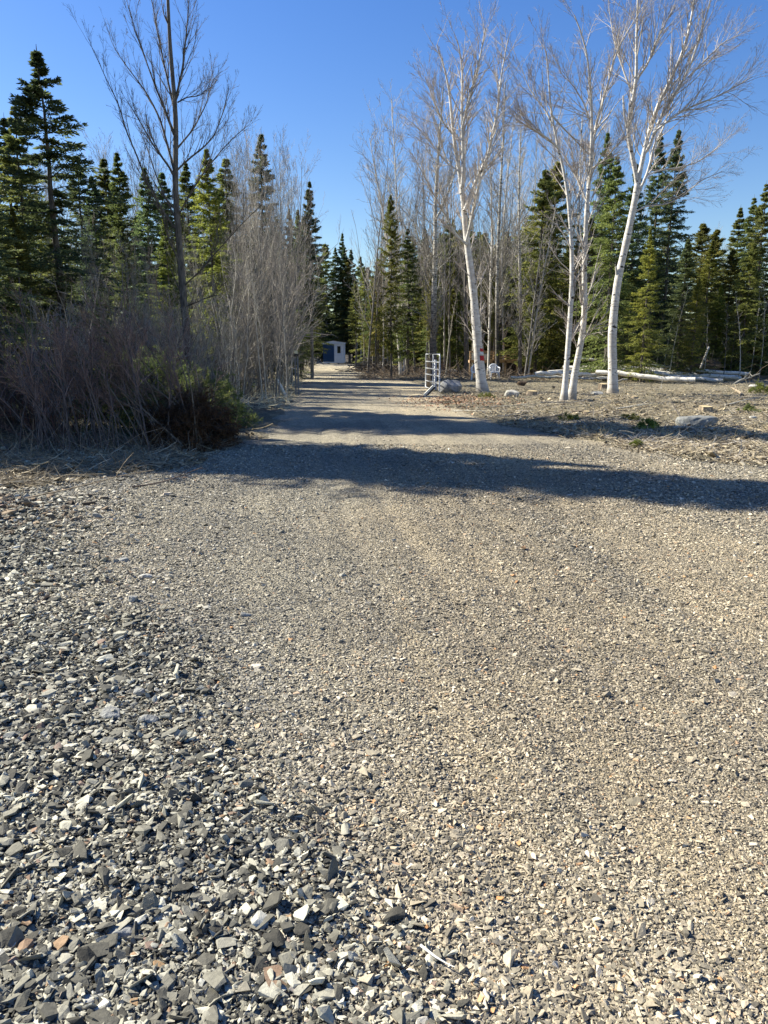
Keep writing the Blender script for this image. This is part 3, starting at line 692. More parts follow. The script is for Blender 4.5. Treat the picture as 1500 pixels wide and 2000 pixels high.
birchC, gC = traced('birch_tree', 'tallest birch, leaning right and splitting into long white limbs, at the right of the clearing', 'birch tree', 27.6, [
    ([(1197, 768), (1197, 725), (1195, 667), (1198, 620), (1204, 565), (1212, 520), (1221, 485), (1230, 440), (1240, 393), (1246, 355)], 21, 13, (0, 0), .0),
    ([(1245, 365), (1240, 327), (1232, 293), (1225, 253), (1230, 220), (1238, 187), (1243, 157), (1243, 117), (1243, 67), (1245, 20), (1247, -40)], 10, 3, (0, -.4), 1.4),
    ([(1226, 255), (1219, 225), (1217, 187)], 5, 3, (-.1, -.1), 0),
    ([(1246, 357), (1257, 300), (1270, 247), (1287, 200), (1307, 163), (1323, 127), (1337, 90), (1347, 57), (1353, 17), (1362, -40)], 10, 3, (0, .6), 1.5),
    ([(1255, 303), (1267, 295), (1276, 262), (1290, 230), (1310, 193), (1337, 153), (1353, 117), (1363, 80), (1377, 40), (1390, -10)], 7, 2, (.1, -.9), 1.4),
    ([(1277, 259), (1300, 240), (1327, 220), (1353, 207), (1393, 192), (1430, 173), (1470, 150)], 5, 1.5, (-.2, -1.2), 1.3),
    ([(1244, 385), (1263, 342), (1270, 317), (1277, 283), (1293, 257), (1304, 225), (1312, 190)], 6, 2, (0, .9), 1.0),
    ([(1262, 343), (1290, 332), (1325, 328), (1360, 318), (1400, 290), (1430, 262)], 3.5, 1, (.2, .9), 1.1),
    ([(1243, 412), (1262, 402), (1300, 400), (1335, 382), (1370, 352), (1410, 335)], 3.5, 1, (0, -.9), .8),
    ([(1207, 550), (1204, 535), (1203, 520)], 5, 4, (0, -.1), 0),
    ([(1243, 157), (1265, 125), (1280, 85), (1300, 45), (1318, 10)], 5, 1.5, (0, -.8), 1.1),
    ([(1238, 190), (1222, 150), (1205, 100), (1196, 60), (1190, 20)], 4, 1.5, (0, .8), 1.0),
    ([(1345, 150), (1380, 115), (1410, 85), (1440, 70)], 4, 1.5, (0, .8), 1.0),
    ], r, 'birch', 'birch_twig', 22, 9, 5, group=BG, lens=(.9, 2.4), tw=.004)
maple, gM = traced('maple_tree', 'tall leafless dark tree with long ascending branches behind the brush pile', 'bare tree', 20.0, [
    ([(374, 790), (371, 740), (369, 700), (362, 620), (353, 520), (347, 433), (342, 370), (341, 333), (345, 283), (343, 233), (342, 193), (337, 150), (332, 100), (330, 50), (328, 0), (325, -70)], 20, 5, (0, 0), .5),
    ([(340, 345), (330, 325), (320, 312), (300, 285), (285, 258), (273, 237), (258, 212), (247, 195)], 5, 1.2, (0, -.6), 1),
    ([(341, 335), (327, 283), (313, 233), (290, 187), (263, 150), (240, 120), (222, 90)], 5.5, 1.2, (0, .7), 1.1),
    ([(342, 270), (322, 215), (302, 165), (282, 110), (262, 55), (250, 10)], 5, 1.2, (0, -.6), 1.1),
    ([(341, 215), (326, 150), (314, 95), (303, 40), (295, -10)], 5, 1.5, (0, .8), 1.1),
    ([(340, 338), (367, 312), (403, 283), (420, 262), (430, 235), (443, 200)], 4.5, 1.2, (0, -.7), 1),
    ([(346, 290), (377, 253), (403, 203), (417, 153)], 4, 1, (0, .8), 1),
    ([(343, 195), (357, 133), (362, 83), (367, 33), (370, -10)], 5, 1.5, (0, -.4), 1.1),
    ([(347, 200), (365, 190), (385, 188), (400, 182)], 3, 1, (0, -.4), .7),
    ([(346, 450), (328, 428), (310, 400), (290, 362), (275, 325), (262, 290), (247, 260), (233, 205), (205, 150), (183, 97)], 5, 1, (0, -.9), 1.2),
    ([(344, 430), (320, 380), (300, 330), (288, 290), (262, 230)], 4, 1, (0, .9), .9),
    ([(349, 420), (368, 385), (393, 343), (433, 293), (460, 265), (487, 243)], 4, 1, (0, -1), 1.1),
    ([(358, 560), (390, 530), (425, 490), (470, 440), (510, 400)], 3.5, 1, (0, -1), 1.0),
    ([(360, 600), (385, 590), (402, 582), (430, 575)], 3.5, 1.5, (0, -.8), .8),
    ([(354, 520), (330, 470), (318, 420), (290, 380)], 4, 1, (0, -1), 1.0),
    ], r, 'dark_bark', 'dark_twig', 17, 6, 3, tw=.004, ang=.42, up=.8, lens=(.6, 1.6), wig=.07)
# mid-distance aspens and birches behind the gate
def mid(label, Y, path, w0, w1, trunk='aspen', twig='grey_twig', n=34, sp=(.8, 2.3), up=.5, extra=()):
    return traced('aspen_tree' if trunk == 'aspen' else 'birch_tree', label, 'bare tree', Y, [(path, w0, w1, (0, .5), 1.0)] + list(extra), r, trunk, twig, int(n * 1.35), 8, 5, tw=.0075, ang=.7, up=up, lens=sp, group='pale leafless trees behind the gate')
mid('slender white tree leaning left at the right edge of the lane beyond the gate', 47, [(783, 735), (779, 670), (772, 600), (763, 520), (755, 460), (745, 400), (735, 345), (727, 300), (722, 270)], 7, 1.5, 'birch', 'pale_twig', 40, (1.2, 3.4))
mid('straight pale tree left of the dark footed aspen, mostly bare stem', 52, [(790, 730), (786, 600), (780, 500), (775, 440), (773, 340), (768, 250), (765, 195)], 5, 1.5, 'birch', 'pale_twig', 44, (1.2, 3.0))
mid('aspen with a thick black foot directly behind the metal gate', 40, [(845, 742), (846, 680), (847, 600), (849, 540), (851, 470), (850, 400), (854, 330), (858, 270), (862, 220), (866, 170)], 16, 2, 'aspen', 'grey_twig', 44, (1.0, 3.0), extra=[
    ([(848, 545), (838, 520), (825, 490), (812, 450), (805, 420)], 5, 1.5, (0, -1), .4), ([(851, 430), (868, 395), (885, 350), (893, 310)], 5, 1.5, (0, .8), .4)])
mid('dark trunked tree between the aspen and the painted birch', 46, [(911, 722), (910, 640), (909, 560), (908, 490), (906, 420), (903, 340)], 10, 2, 'dark_bark', 'grey_twig', 30, (1., 2.4))
mid('pale slim tree just right of the painted birch', 47, [(954, 724), (956, 640), (958, 560), (961, 480), (960, 400), (957, 300), (950, 220)], 6, 1.5, 'birch', 'pale_twig', 40, (1., 2.6))
mid('stout grey tree behind the plastic chairs', 46, [(972, 722), (971, 640), (971, 560), (972, 500), (975, 430), (978, 350), (983, 280), (985, 210), (987, 160)], 10, 2, 'aspen', 'pale_twig', 46, (1.2, 3.2))
mid('second white stem rising right behind the plastic chairs', 50, [(985, 722), (982, 620), (980, 520), (984, 430), (990, 350), (998, 290), (1003, 230)], 6, 1.5, 'birch', 'pale_twig', 40, (1., 2.8))
mid('dark footed tree standing beside the wooden railing, right end', 44, [(1016, 724), (1016, 660), (1017, 600), (1015, 520), (1014, 440), (1013, 380), (1015, 310), (1018, 240)], 9, 1.8, 'aspen', 'pale_twig', 44, (1., 2.8))
mid('left stem of the twin leaning tree just right of the railing', 43, [(1025, 728), (1034, 670), (1042, 600), (1052, 520), (1062, 450)], 5, 1.5, 'grey_bark', 'grey_twig', 24, (.8, 2))
mid('right stem of the twin leaning tree just right of the railing', 43, [(1031, 728), (1042, 660), (1050, 600), (1064, 520), (1080, 440), (1085, 400)], 5, 1.5, 'pale_bark', 'grey_twig', 24, (.8, 2))
mid('pale stem rising behind the crossing birch pair', 48, [(1129, 728), (1130, 640), (1128, 540), (1130, 440), (1133, 360), (1134, 290), (1138, 220)], 7, 2, 'birch', 'pale_twig', 42, (1., 2.6))
mid('slim sunlit pole tree between the railing and the crossing birches', 50, [(1061, 724), (1063, 640), (1070, 560), (1078, 490), (1082, 440)], 5, 1.5, 'pale_bark', 'grey_twig', 18, (.6, 1.6))
mid('leaning pole tree behind the leaning birch stem', 48, [(1172, 724), (1180, 650), (1190, 590), (1200, 540), (1205, 480)], 5, 1.5, 'birch', 'grey_twig', 18, (.6, 1.6))

# ------------------------------------------------------------------ conifers one can tell apart
WID = {True: 1.22, False: 1.0}
def con(px, py, Y, pair, label, name='spruce_tree', cat='spruce', group=None, sq=1.0, rz=None):
    p = at(px, py, Y); x = p[0]; h = p[2] / 1.02
    return place(name, pair, x, Y, h / 10, random.uniform(0, 6.28) if rz is None else rz, label, cat, group, sq=sq * (1.25 if abs(px - 700) > 200 else 1.05))
GL = 'spruces behind the brush on the left'; GR = 'spruces and firs behind the clearing'
con(75, 112, 21.5, OPEN, 'tall open crowned spruce, highest of the evergreens at the left', sq=1.35)
con(28, 215, 24, SPR[0], 'full spruce just left of the tallest left spruce', group=GL, sq=1.1)
con(-2, 235, 27, SLIM[0], 'narrow spruce cut by the left edge of the frame', group=GL, sq=1.2)
con(-38, 330, 15, SPR[2], 'dark near spruce bough mass at the left edge', group=GL, sq=1.3)
con(147, 308, 34, SLIM[0], 'narrow spire of a spruce right of the tallest left spruce', group=GL, sq=1.1)
con(176, 348, 33, SPR[3], 'short pointed dark spruce between two higher spires', group=GL)
con(208, 312, 38, SLIM[1], 'left spire of the close spruce pair left of the bare maple', group=GL, sq=1.2)
con(227, 300, 36, SPR[1], 'right, higher spire of the close spruce pair', group=GL)
con(278, 332, 32, SPR[3], 'dark spruce just left of the tall bare tree', group=GL)
con(309, 340, 36, SLIM[0], 'thin spruce tip partly hidden by the tall bare tree', group=GL, sq=1.2)
con(318, 430, 27, FIR[0], 'young yellow green fir at the foot of the tall bare tree', 'fir_tree', 'fir', GL)
con(361, 320, 38, SPR[0], 'spruce right behind the tall bare tree', group=GL)
con(408, 283, 29, FIR[0], 'bushy bright green fir right of the tall bare tree', 'fir_tree', 'fir', GL, sq=.9)
con(438, 310, 38, SLIM[1], 'narrow spruce at the left edge of the grey thicket', group=GL, sq=1.3)
con(502, 253, 44, SLIM[0], 'tall narrow spruce spire rising out of the grey thicket', group=GL, sq=1.15)
con(565, 400, 44, SPR[3], 'dark short spruce hidden inside the grey thicket', group=GL, sq=.8)
con(602, 345, 44, DARKP[0], 'steep spruce at the left of the gap over the shed', group=GL, sq=.95)
con(580, 400, 46, DARKP[1], 'lower spruce shouldering the steep one beside the lane', group=GL, sq=.9)
con(666, 450, 106, SPR[1], 'small far spruce tip over the lane', sq=.9, group='conifers around the shed')
con(100, 400, 26, FIR[1], 'broad yellow green fir below the tallest left spruce', 'fir_tree', 'fir', GL, sq=.8)
con(20, 420, 19, FIR[0], 'bright fir at the left edge below the dark bough mass', 'fir_tree', 'fir', GL)
con(240, 450, 28, SPR[0], 'mid green spruce behind the left brush', group=GL, sq=1.0)
con(765, 372, 43, SHAG, 'ragged hemlock with wide drooping boughs in the middle, right of the shed', 'hemlock_tree', 'hemlock', sq=.62)
con(800, 440, 47, SLIM[1], 'thin dark conifer right of the ragged hemlock', group='conifers around the shed', sq=1.2)
con(738, 500, 60, CED[1], 'dark rounded cedar right of the shed', 'cedar_tree', 'cedar', 'conifers around the shed')
con(1062, 325, 46, CED[0], 'left one of the blunt cedars behind the crossing birches', 'cedar_tree', 'cedar', GR)
con(1090, 308, 48, CED[0], 'right one of the blunt cedars behind the crossing birches', 'cedar_tree', 'cedar', GR)
con(1186, 252, 50, SPR[1], 'tall spruce seen between the birch stems', group=GR, sq=.8)
con(1208, 296, 40, SPR[0], 'full olive spruce behind the tallest birch, left side', group=GR, sq=.95)
con(1246, 310, 46, SPR[2], 'dark spruce hidden behind the tallest birch', group=GR, sq=.8)
con(1286, 250, 50, SPR[3], 'slender dark spruce right of the tallest birch', group=GR, sq=.8)
con(1326, 243, 46, SPR[2], 'highest dark spruce at the right with a sharp narrow tip', group=GR, sq=.78)
con(1272, 440, 38, FIR[0], 'short bright yellow green fir in front of the dark spruces', 'fir_tree', 'fir', GR, sq=.8)
con(1345, 460, 40, SPR[2], 'dark low spruce below the highest right spruce', group=GR)
con(1392, 460, 43, FIR[0], 'rounded fir at the right shoulder of the dark spruces', 'fir_tree', 'fir', GR, sq=1.0)
con(1366, 540, 39, FIR[1], 'low spreading fir over the root mound', 'fir_tree', 'fir', GR, sq=.9)
con(1450, 398, 52, SPR[1], 'left spire of the far right spruce row', group=GR, sq=1.0)
con(1476, 380, 50, SPR[0], 'middle spire of the far right spruce row', group=GR)
con(1500, 352, 47, SPR[0], 'last spruce at the right edge of the frame', group=GR, sq=.95)
con(1470, 470, 42, CED[0], 'yellowish broad cedar low at the right edge', 'cedar_tree', 'cedar', GR, sq=.9)
con(1150, 420, 46, CED[0], 'cedar filling the gap behind the crossing birches', 'cedar_tree', 'cedar', GR)
con(1110, 470, 52, POLE[1], 'thin cedar with a bare lower trunk behind the log pile', 'cedar_tree', 'cedar', GR)
con(1235, 520, 42, SPR[1], 'young spruce at the foot of the dark spruces', group=GR, sq=1.1)
# back rows: woods whose members are alike
lab = {'spruce': ('spruce of the close dark back row of the wood', 'spruce', 'spruce_tree'), 'cedar': ('ragged cedar of the sunlit back row of the wood', 'cedar', 'cedar_tree')}
rr = random.Random(3)
def row(n, pxs, pys, Ys, tm, key, gname, text, sq=(.8, 1.2)):
    for i in range(n):
        px = pxs[0] + (pxs[1] - pxs[0]) * (i + rr.uniform(.1, .9)) / n; py = rr.uniform(*pys); Y = rr.uniform(*Ys)
        o = con(px, py, Y, rr.choice(tm), text, lab[key][2], lab[key][1], gname, sq=rr.uniform(*sq))
row(16, (815, 1060), (440, 540), (56, 78), [CED[0], CED[1], POLE[1], FIR[0]], 'cedar', 'sunlit conifers behind the railing', 'sunlit ragged conifer in the wood behind the wooden railing', (.7, 1.1))
row(12, (820, 1060), (480, 560), (50, 62), POLE + [CED[0], SPR[1]], 'spruce', 'pole trunked conifers behind the chairs', 'thin trunked conifer with bare lower stem behind the plastic chairs', (.6, .9))
row(14, (420, 600), (420, 480), (90, 112), [SPR[2], SPR[3], SPR[0]], 'spruce', 'far spruces left of the lane end', 'far dark spruce left of the lane end before the shed', (1, 1.3))
row(30, (790, 1090), (415, 500), (60, 74), [CED[0], SPR[1], FIR[0], SPR[0]], 'cedar', 'dense green wall behind the chairs', 'full green conifer in the dense wood wall behind the chairs and railing', (1, 1.4))
row(9, (835, 1050), (460, 530), (54, 58), [CED[0], FIR[0], SPR[1]], 'cedar', 'front conifers of the wood by the railing', 'green conifer at the front of the wood just behind the wooden railing', (.8, 1.0))
row(10, (1060, 1260), (470, 540), (52, 60), [CED[0], SPR[0], SPR[1]], 'cedar', 'dense green wall behind the logs', 'full olive conifer in the wood wall behind the white log pile', (1, 1.3))
row(14, (600, 800), (470, 540), (100, 112), [SPR[2], CED[1], CED[0], SPR[3]], 'spruce', 'dark conifers behind the shed', 'dark conifer in the shaded wood behind the blue and white shed', (1, 1.4))
row(10, (690, 810), (490, 560), (66, 90), DARKP + [CED[0], POLE[1]], 'cedar', 'conifers right of the shed', 'shaded conifer between the shed and the ragged hemlock', (.8, 1.1))
row(7, (570, 606), (430, 520), (56, 86), DARKP, 'spruce', 'dark conifers left of the shed', 'dark conifer lining the left of the lane before the shed', (.8, 1.0))
row(14, (-40, 600), (400, 480), (38, 56), SPR + FIR, 'spruce', 'back row of conifers on the left', 'conifer of the back row behind the left brush', (.9, 1.3))
row(12, (1060, 1430), (420, 500), (52, 64), SPR + CED[:1], 'spruce', 'back row of conifers on the right', 'conifer of the back row behind the right spruces', (1, 1.3))
row(7, (1400, 1560), (480, 560), (40, 50), CED[:1] + FIR + SPR[:1], 'cedar', 'low conifers at the right edge', 'low conifer at the right end of the clearing', (.9, 1.2))
# spruces left of the frame, whose shadows cross the drive
SCL = 1.12
for (x, y, h, k) in ((-9.6, 11.4, 4.6, 2), (-9.3, 12.3, 6.2, 2), (-7.8, 11.5, 4.3, 0), (-10.8, 13.6, 12.5, 2), (-12.6, 14.9, 13.0, 0), (-15.0, 15.3, 14, 1), (-9.6, 13.2, 8.5, 2), (-10.4, 15.0, 9.5, 0), (-17.5, 16.6, 15, 2), (-14.5, 21.5, 17.0, 0), (-16.5, 22.4, 18, 2), (-19.5, 29.5, 13, 1), (-20, 25, 11, 3)):
    place('spruce_tree', SPR[k], x, y, h * SCL / 10, random.uniform(0, 6), 'spruce left of the frame throwing its shadow over the drive', 'spruce', 'spruces left of the frame', sq=1.15)

# ------------------------------------------------------------------ leafless trees
def bare(px, py, Y, pair, text, gname, sq=1., cat='bare tree', name='bare_tree'):
    p = at(px, py, Y)
    return place(name, pair, p[0], Y, p[2] / 9, random.uniform(0, 6.28), text, cat, gname, sq=sq)
for i in range(28):
    px = 430 + 135 * (i + rr.random()) / 28
    bare(px, rr.uniform(280, 400) + max(0, px - 560) * 2.2, rr.uniform(30, 46), rr.choice(BARE), 'fine twigged grey tree of the thicket left of the lane', 'leafless thicket left of the lane', rr.uniform(.5, .75))
for i in range(12):
    px = 445 + 110 * (i + rr.random()) / 12
    bare(px, rr.uniform(420, 540), rr.uniform(22, 30), rr.choice(STEM + BARE), 'low grey stem at the front of the thicket left of the lane', 'front stems of the thicket', rr.uniform(.5, .9))
for i in range(26):
    px = -20 + 470 * (i + rr.random()) / 26
    bare(px, rr.uniform(305, 380), rr.uniform(48, 66), rr.choice(BARE), 'pale leafless crown showing between the left spruce tips', 'far leafless trees at the left', rr.uniform(.7, 1.0))
for i in range(14):
    px = 60 + 380 * (i + rr.random()) / 14
    bare(px, rr.uniform(440, 560), rr.uniform(19, 27), rr.choice(BARE[:3]), 'thin grey sapling standing in the left brush', 'saplings in the left brush', rr.uniform(.6, .9))
for i in range(20):
    px = 700 + 360 * (i + rr.random()) / 20
    bare(px, rr.uniform(230, 420), rr.uniform(50, 60), rr.choice(BARE), 'pale leafless crown in the haze of twigs behind the painted birch', 'leafless crowns behind the painted birch', rr.uniform(.7, .95))
for i in range(10):
    px = 1040 + 200 * (i + rr.random()) / 10
    bare(px, rr.uniform(230, 380), rr.uniform(50, 60), rr.choice(BARE), 'pale leafless crown behind the crossing birches', 'leafless crowns behind the crossing birches', rr.uniform(.6, .8))
for i in range(6):
    bare(1395 + 110 * (i + rr.random()) / 6, rr.uniform(450, 500), rr.uniform(60, 70), rr.choice(BARE), 'grey leafless crown low in the gap at the right', 'leafless crowns in the right gap', 1.)
for i in range(20):
    px = 830 + 400 * (i + rr.random()) / 20
    Yp = rr.uniform(45, 60)
    if 905 < px < 1045: Yp = max(Yp, 51)
    bare(px, rr.uniform(430, 560), Yp, rr.choice(STEM), 'slim bare pole in the open wood behind the clearing', 'slim poles behind the clearing', 1.1)
for i in range(14):
    px = 690 + 130 * (i + rr.random()) / 14
    bare(px, rr.uniform(500, 600), rr.uniform(66, 98), rr.choice(STEM), 'slim bare pole in the shaded wood around the shed', 'slim poles around the shed', 1.2)
for i in range(16):
    px = 1240 + 280 * (i + rr.random()) / 16
    bare(px, rr.uniform(540, 620), rr.uniform(38, 46), rr.choice(STEM), 'thin pale dead stem among the low conifers on the right', 'thin dead stems on the right', 1.)
# alder clump by the left gate post
for (px, py, Y, k, rz, lb) in ((538, 400, 31, 0, 1, 'multi stemmed pale alder clump behind the left gate post'), (520, 420, 27, 1, 2, 'multi stemmed grey alder clump left of the gate post'),
                               (548, 480, 37, 0, 3, 'smaller alder clump beyond the left gate post'), (480, 430, 25, 1, 4, 'alder clump at the back of the green bough pile'), (445, 470, 23, 0, 5, 'alder clump just right of the tall bare tree')):
    p = at(px, py, Y); place('alder_bush', ALD[k], p[0], Y, p[2] / 7.8, rz, lb, 'alder', parts=('stem', 'crown'), sq=.85)
# brush along the left side
for i in range(40):
    Y = rr.uniform(15.8, 21); x0 = -.53 * Y - 1; x1 = -4.4 if Y < 15 else -4.2
    x = rr.uniform(x0, x1)
    place('brush_shrub', SHR[i % 4], x, Y, rr.uniform(.75, 1.15), rr.uniform(0, 6), 'leafless reddish brown shrub in the dense brush at the left', 'shrub', 'dense leafless brush at the left', parts=('stem', 'crown'))
for i in range(14):
    Y = rr.uniform(10.8, 14); x = rr.uniform(-.58 * Y - .6, -.44 * Y)
    place('brush_shrub', SHR[(i * 3) % 4], x, Y, rr.uniform(.55, .9), rr.uniform(0, 6), 'low tangled shrub at the front of the left brush', 'shrub', 'front tangle of the left brush', parts=('stem', 'crown'))
for i in range(16):
    Y = rr.uniform(20, 30); x = rr.uniform(-.4 * Y, -4.4 if Y < 26 else -5.5)
    place('brush_shrub', SHR[2], x, Y, rr.uniform(.8, 1.2), rr.uniform(0, 6), 'taller grey shrub at the back of the left brush', 'shrub', 'grey shrubs behind the left brush', parts=('stem', 'crown'))
for i in range(30):
    Y = rr.uniform(44, 60); x = rr.uniform(.02 * Y, .56 * Y)
    if .09 < x / Y < .22 and Y < 52: continue
    place('brush_shrub', SHR[i % 4], x, Y, rr.uniform(.5, .9), rr.uniform(0, 6), 'low leafless shrub on the wood floor behind the clearing', 'shrub', 'undergrowth behind the clearing', parts=('stem', 'crown'))
# far wood as one mass
def far_wood():
    r_ = np.random.default_rng(99)
    src = [SPR[3][1], SLIM[1][1], CED[1][1], SPR[1][1]]; G = Geo(); buf = []
    for me in src:
        V = np.empty(len(me.vertices) * 3, np.float32); me.vertices.foreach_get('co', V); V = V.reshape(-1, 5, 3)
        V = V[r_.random(len(V)) < .2]; c = V.mean(1, keepdims=True); buf.append(c + (V - c) * 2.6)
    for i in range(120):
        Y = r_.uniform(112, 150) if i < 60 else r_.uniform(70, 112); x = r_.uniform(-.75, .75) * Y
        if Y < 112 and -.17 * Y < x < .05 * Y: continue
        s = r_.uniform(.9, 1.35) if Y > 100 else r_.uniform(.75, 1.0)
        b = buf[i % 4]; a = r_.uniform(0, 6.28); c, q = math.cos(a), math.sin(a)
        v = b.copy().reshape(-1, 3) * s; v = np.stack([v[:, 0] * c - v[:, 1] * q, v[:, 0] * q + v[:, 1] * c, v[:, 2]], 1) + np.array([x, Y, 0])
        G.add(v, np.arange(len(v)).reshape(-1, 5))
    o = G.build('far_forest', M['bluespruce']); tag(o, 'distant dark conifer wood closing the view', 'forest', kind='stuff')
far_wood()
# ------------------------------------------------------------------ built things
def boxg(G, c, s, rz=0, tilt=None, bev=.0):
    x, y, z = [v / 2 for v in s]
    V = np.array([[a * x, b * y, d * z] for d in (-1, 1) for a, b in ((-1, -1), (1, -1), (1, 1), (-1, 1))])
    Mx = Matrix.Rotation(rz, 3, 'Z')
    if tilt: Mx = Mx @ Matrix.Rotation(tilt[0], 3, 'X') @ Matrix.Rotation(tilt[1], 3, 'Y')
    V = V @ np.array(Mx).T + np.array(c)
    G.add(V, [[3, 2, 1, 0], [4, 5, 6, 7], [0, 1, 5, 4], [1, 2, 6, 5], [2, 3, 7, 6], [3, 0, 4, 7]])
def box(name, c, s, m, parent=None, rz=0, tilt=None, bev=0):
    G = Geo(); boxg(G, c, s, rz, tilt); o = G.build(name, m, parent)
    if bev: b = o.modifiers.new('bevel', 'BEVEL'); b.width = bev; b.segments = 2
    return o
def tube(name, pts, rad, m, parent=None, sides=10):
    G = Geo(); P = np.array(pts, float); G.tubes(P, np.full(len(P), rad), sides, cap=True); return G.build(name, m, parent, True)
M['white_paint'] = simple('white_paint', (.62, .64, .65), .6, .08, 3, bmp=.1)
M['blue_steel'] = simple('blue_steel', (.018, .06, .135), .45, .12, 3)
M['roof'] = simple('roof_sheet', (.10, .10, .10), .6)
M['galv'] = simple('galvanised_steel', (.40, .41, .42), .45, .12, 20, metal=.35)
M['steel_dark'] = simple('grey_steel', (.20, .21, .23), .5, .2, 12, metal=.4)
M['post_wood'] = simple('post_wood', (.27, .21, .14), .9, .3, 9)
M['plank_dark'] = simple('dark_plank', (.06, .055, .05), .9)
M['plank_light'] = simple('pale_plank', (.62, .60, .54), .8, .15, 6)
M['plastic'] = simple('white_plastic', (.80, .81, .82), .4, .03, 4, bmp=0)
M['deck_wood'] = simple('deck_wood', (.46, .31, .18), .85, .25, 9)
M['red_paint'] = simple('red_paint', (.42, .03, .03), .7, .15, 12)
M['cutwood'] = simple('cut_wood', (.55, .43, .24), .9, .2, 12)
M['earth'] = simple('root_earth', (.10, .07, .045), .95, .4, 9, bmp=1)
gm, gn, gb = mat('window_glass', .05); gb.inputs['Base Color'].default_value = (.02, .022, .02, 1); gb.inputs['Specular IOR Level'].default_value = .6; M['glass'] = gm
M['cap_yellow'] = simple('reflector_cap', (.75, .72, .50), .6, .05)

# shed ---------------------------------------------------------------
Ys = 93.; xl = at(631, 700, Ys)[0]; xr = at(671.5, 700, Ys)[0]; W = xr - xl
s = empty('shed', ((xl + xr) / 2, Ys, Hs((xl + xr) / 2, Ys)), R(-3), 'small blue and white shed with a low gabled roof at the end of the lane', 'shed')
Hw = 2.3
G = Geo(); n = 9; bw = W * .54
boxg(G, (-W / 2 + bw / 2, .06, .28 + Hw / 2 - .1), (bw, .08, Hw - .2))
for i in range(n): boxg(G, (-W / 2 + bw * (i + .5) / n, .01, .28 + Hw / 2 - .1), (.07, .05, Hw - .24))
G.build('blue_panel', M['blue_steel'], s)
dw = W - bw; dx = W / 2 - dw / 2
G = Geo()
boxg(G, (dx, .06, .2 + .55), (dw, .1, 1.1)); boxg(G, (dx, .06, 2.30), (dw, .1, .24))
boxg(G, (dx - dw * .34, .06, 1.74), (dw * .32, .1, .88)); boxg(G, (dx + dw * .34, .06, 1.74), (dw * .32, .1, .88))
boxg(G, (0, 1.1, 1.3), (W - .02, 2.0, 2.25))
G.build('wall', M['white_paint'], s)
wn = box('window', (dx, .03, 1.74), (dw * .36 + .08, .05, .96), M['white_paint'], s)
wn2 = box('pane', (dx, .0, 1.74), (dw * .36 - .02, .03, .84), M['glass'], wn)
dr_ = Geo()
for zz in (.35, .62, .89, 1.14): boxg(dr_, (dx, .0, zz), (dw * .8, .02, .24))
dr_.build('door', M['white_paint'], s)
box('skirt', (0, .08, .2), (W + .02, .12, .16), M['white_paint'], s)
G = Geo()
V = np.array([[-W / 2 - .2, -.12, 2.42], [W / 2 + .25, -.12, 2.42], [W / 2 + .25, -.12, 2.58], [0, -.12, 2.80], [-W / 2 - .2, -.12, 2.58]])
V = np.r_[V, V + [0, .12, 0]]
G.add(V, [[0, 1, 2, 3], [5 + 3, 5 + 2, 5 + 1, 5]]); G.add(V, [[0, 3, 4], [5, 9, 8]]); G.add(V, [[0, 5, 6, 1], [1, 6, 7, 2], [2, 7, 8, 3], [3, 8, 9, 4], [4, 9, 5, 0]])
G.build('fascia', M['white_paint'], s)
G = Geo()
for sgn, a in ((-1, W / 2 + .22), (1, W / 2 + .27)):
    V = np.array([[0, -.16, 2.81], [sgn * a, -.16, 2.59], [sgn * a, 2.3, 2.59], [0, 2.3, 2.81]]); V = np.r_[V, V + [0, 0, .04]]
    G.add(V, [[0, 1, 2, 3], [7, 6, 5, 4], [0, 4, 5, 1], [1, 5, 6, 2], [2, 6, 7, 3], [3, 7, 4, 0]])
G.build('roof', M['roof'], s)
for dx2 in (-.62, .62): box('block', (dx2, .15, .07), (.22, .3, .14), M['plank_dark'], s)

# metal gate ----------------------------------------------------------
A = gnd(858, 769); B = at(832, 700, 30.6); ga = math.atan2(B[1] - A[1], B[0] - A[0]); Lg = math.hypot(B[0] - A[0], B[1] - A[1])
gt = empty('metal_gate', (A[0], A[1], Hs(A[0], A[1])), ga, 'galvanised tube gate with five rails standing open beside the boulder', 'gate')
T = .028; h0, h1 = .10, 1.42
tube('frame', [(0, 0, h0), (0, 0, h1 - .08), (.03, 0, h1 - .02), (.1, 0, h1), (Lg - .1, 0, h1), (Lg - .03, 0, h1 - .02), (Lg, 0, h1 - .08), (Lg, 0, h0), (Lg * .5, 0, h0), (0, 0, h0)], T, M['galv'], gt)
for i in range(1, 5): z = h0 + (h1 - h0) * [0, .2, .4, .58, .78][i]; tube('rail', [(.02, 0, z), (Lg - .02, 0, z)], T * .8, M['galv'], gt)
tube('upright', [(Lg * .45, .0, h0), (Lg * .45, 0, h1)], T * .85, M['galv'], gt)
g = at(837, 757, 31.2); gp = box('gate_post', (0, 0, .62), (.15, .15, 1.3), M['post_wood']); gp.location = (g[0], 31.2, Hs(g[0], 31.2))
tag(gp, 'weathered square wooden post just behind the far end of the open metal gate', 'post')
g = at(847, 750, 30.2); gp = tube('gate_post', [(0, 0, 0), (0, 0, 1.15)], .055, M['galv']); gp.location = (g[0] + .02, 29.6, Hs(g[0], 29.6))
tag(gp, 'round steel post behind the middle of the open metal gate', 'post')
g = gnd(829, 772); pk = empty('plank', (g[0], g[1], Hs(g[0], g[1])), R(20), 'short plank propped on the ground at the foot of the metal gate, dark edged', 'plank')
box('board', (.16, 0, .16), (.50, .05, .09), M['plank_light'], pk, tilt=(0, R(-42))); box('edge', (.21, -.035, .12), (.50, .03, .06), M['plank_dark'], pk, tilt=(0, R(-42)))
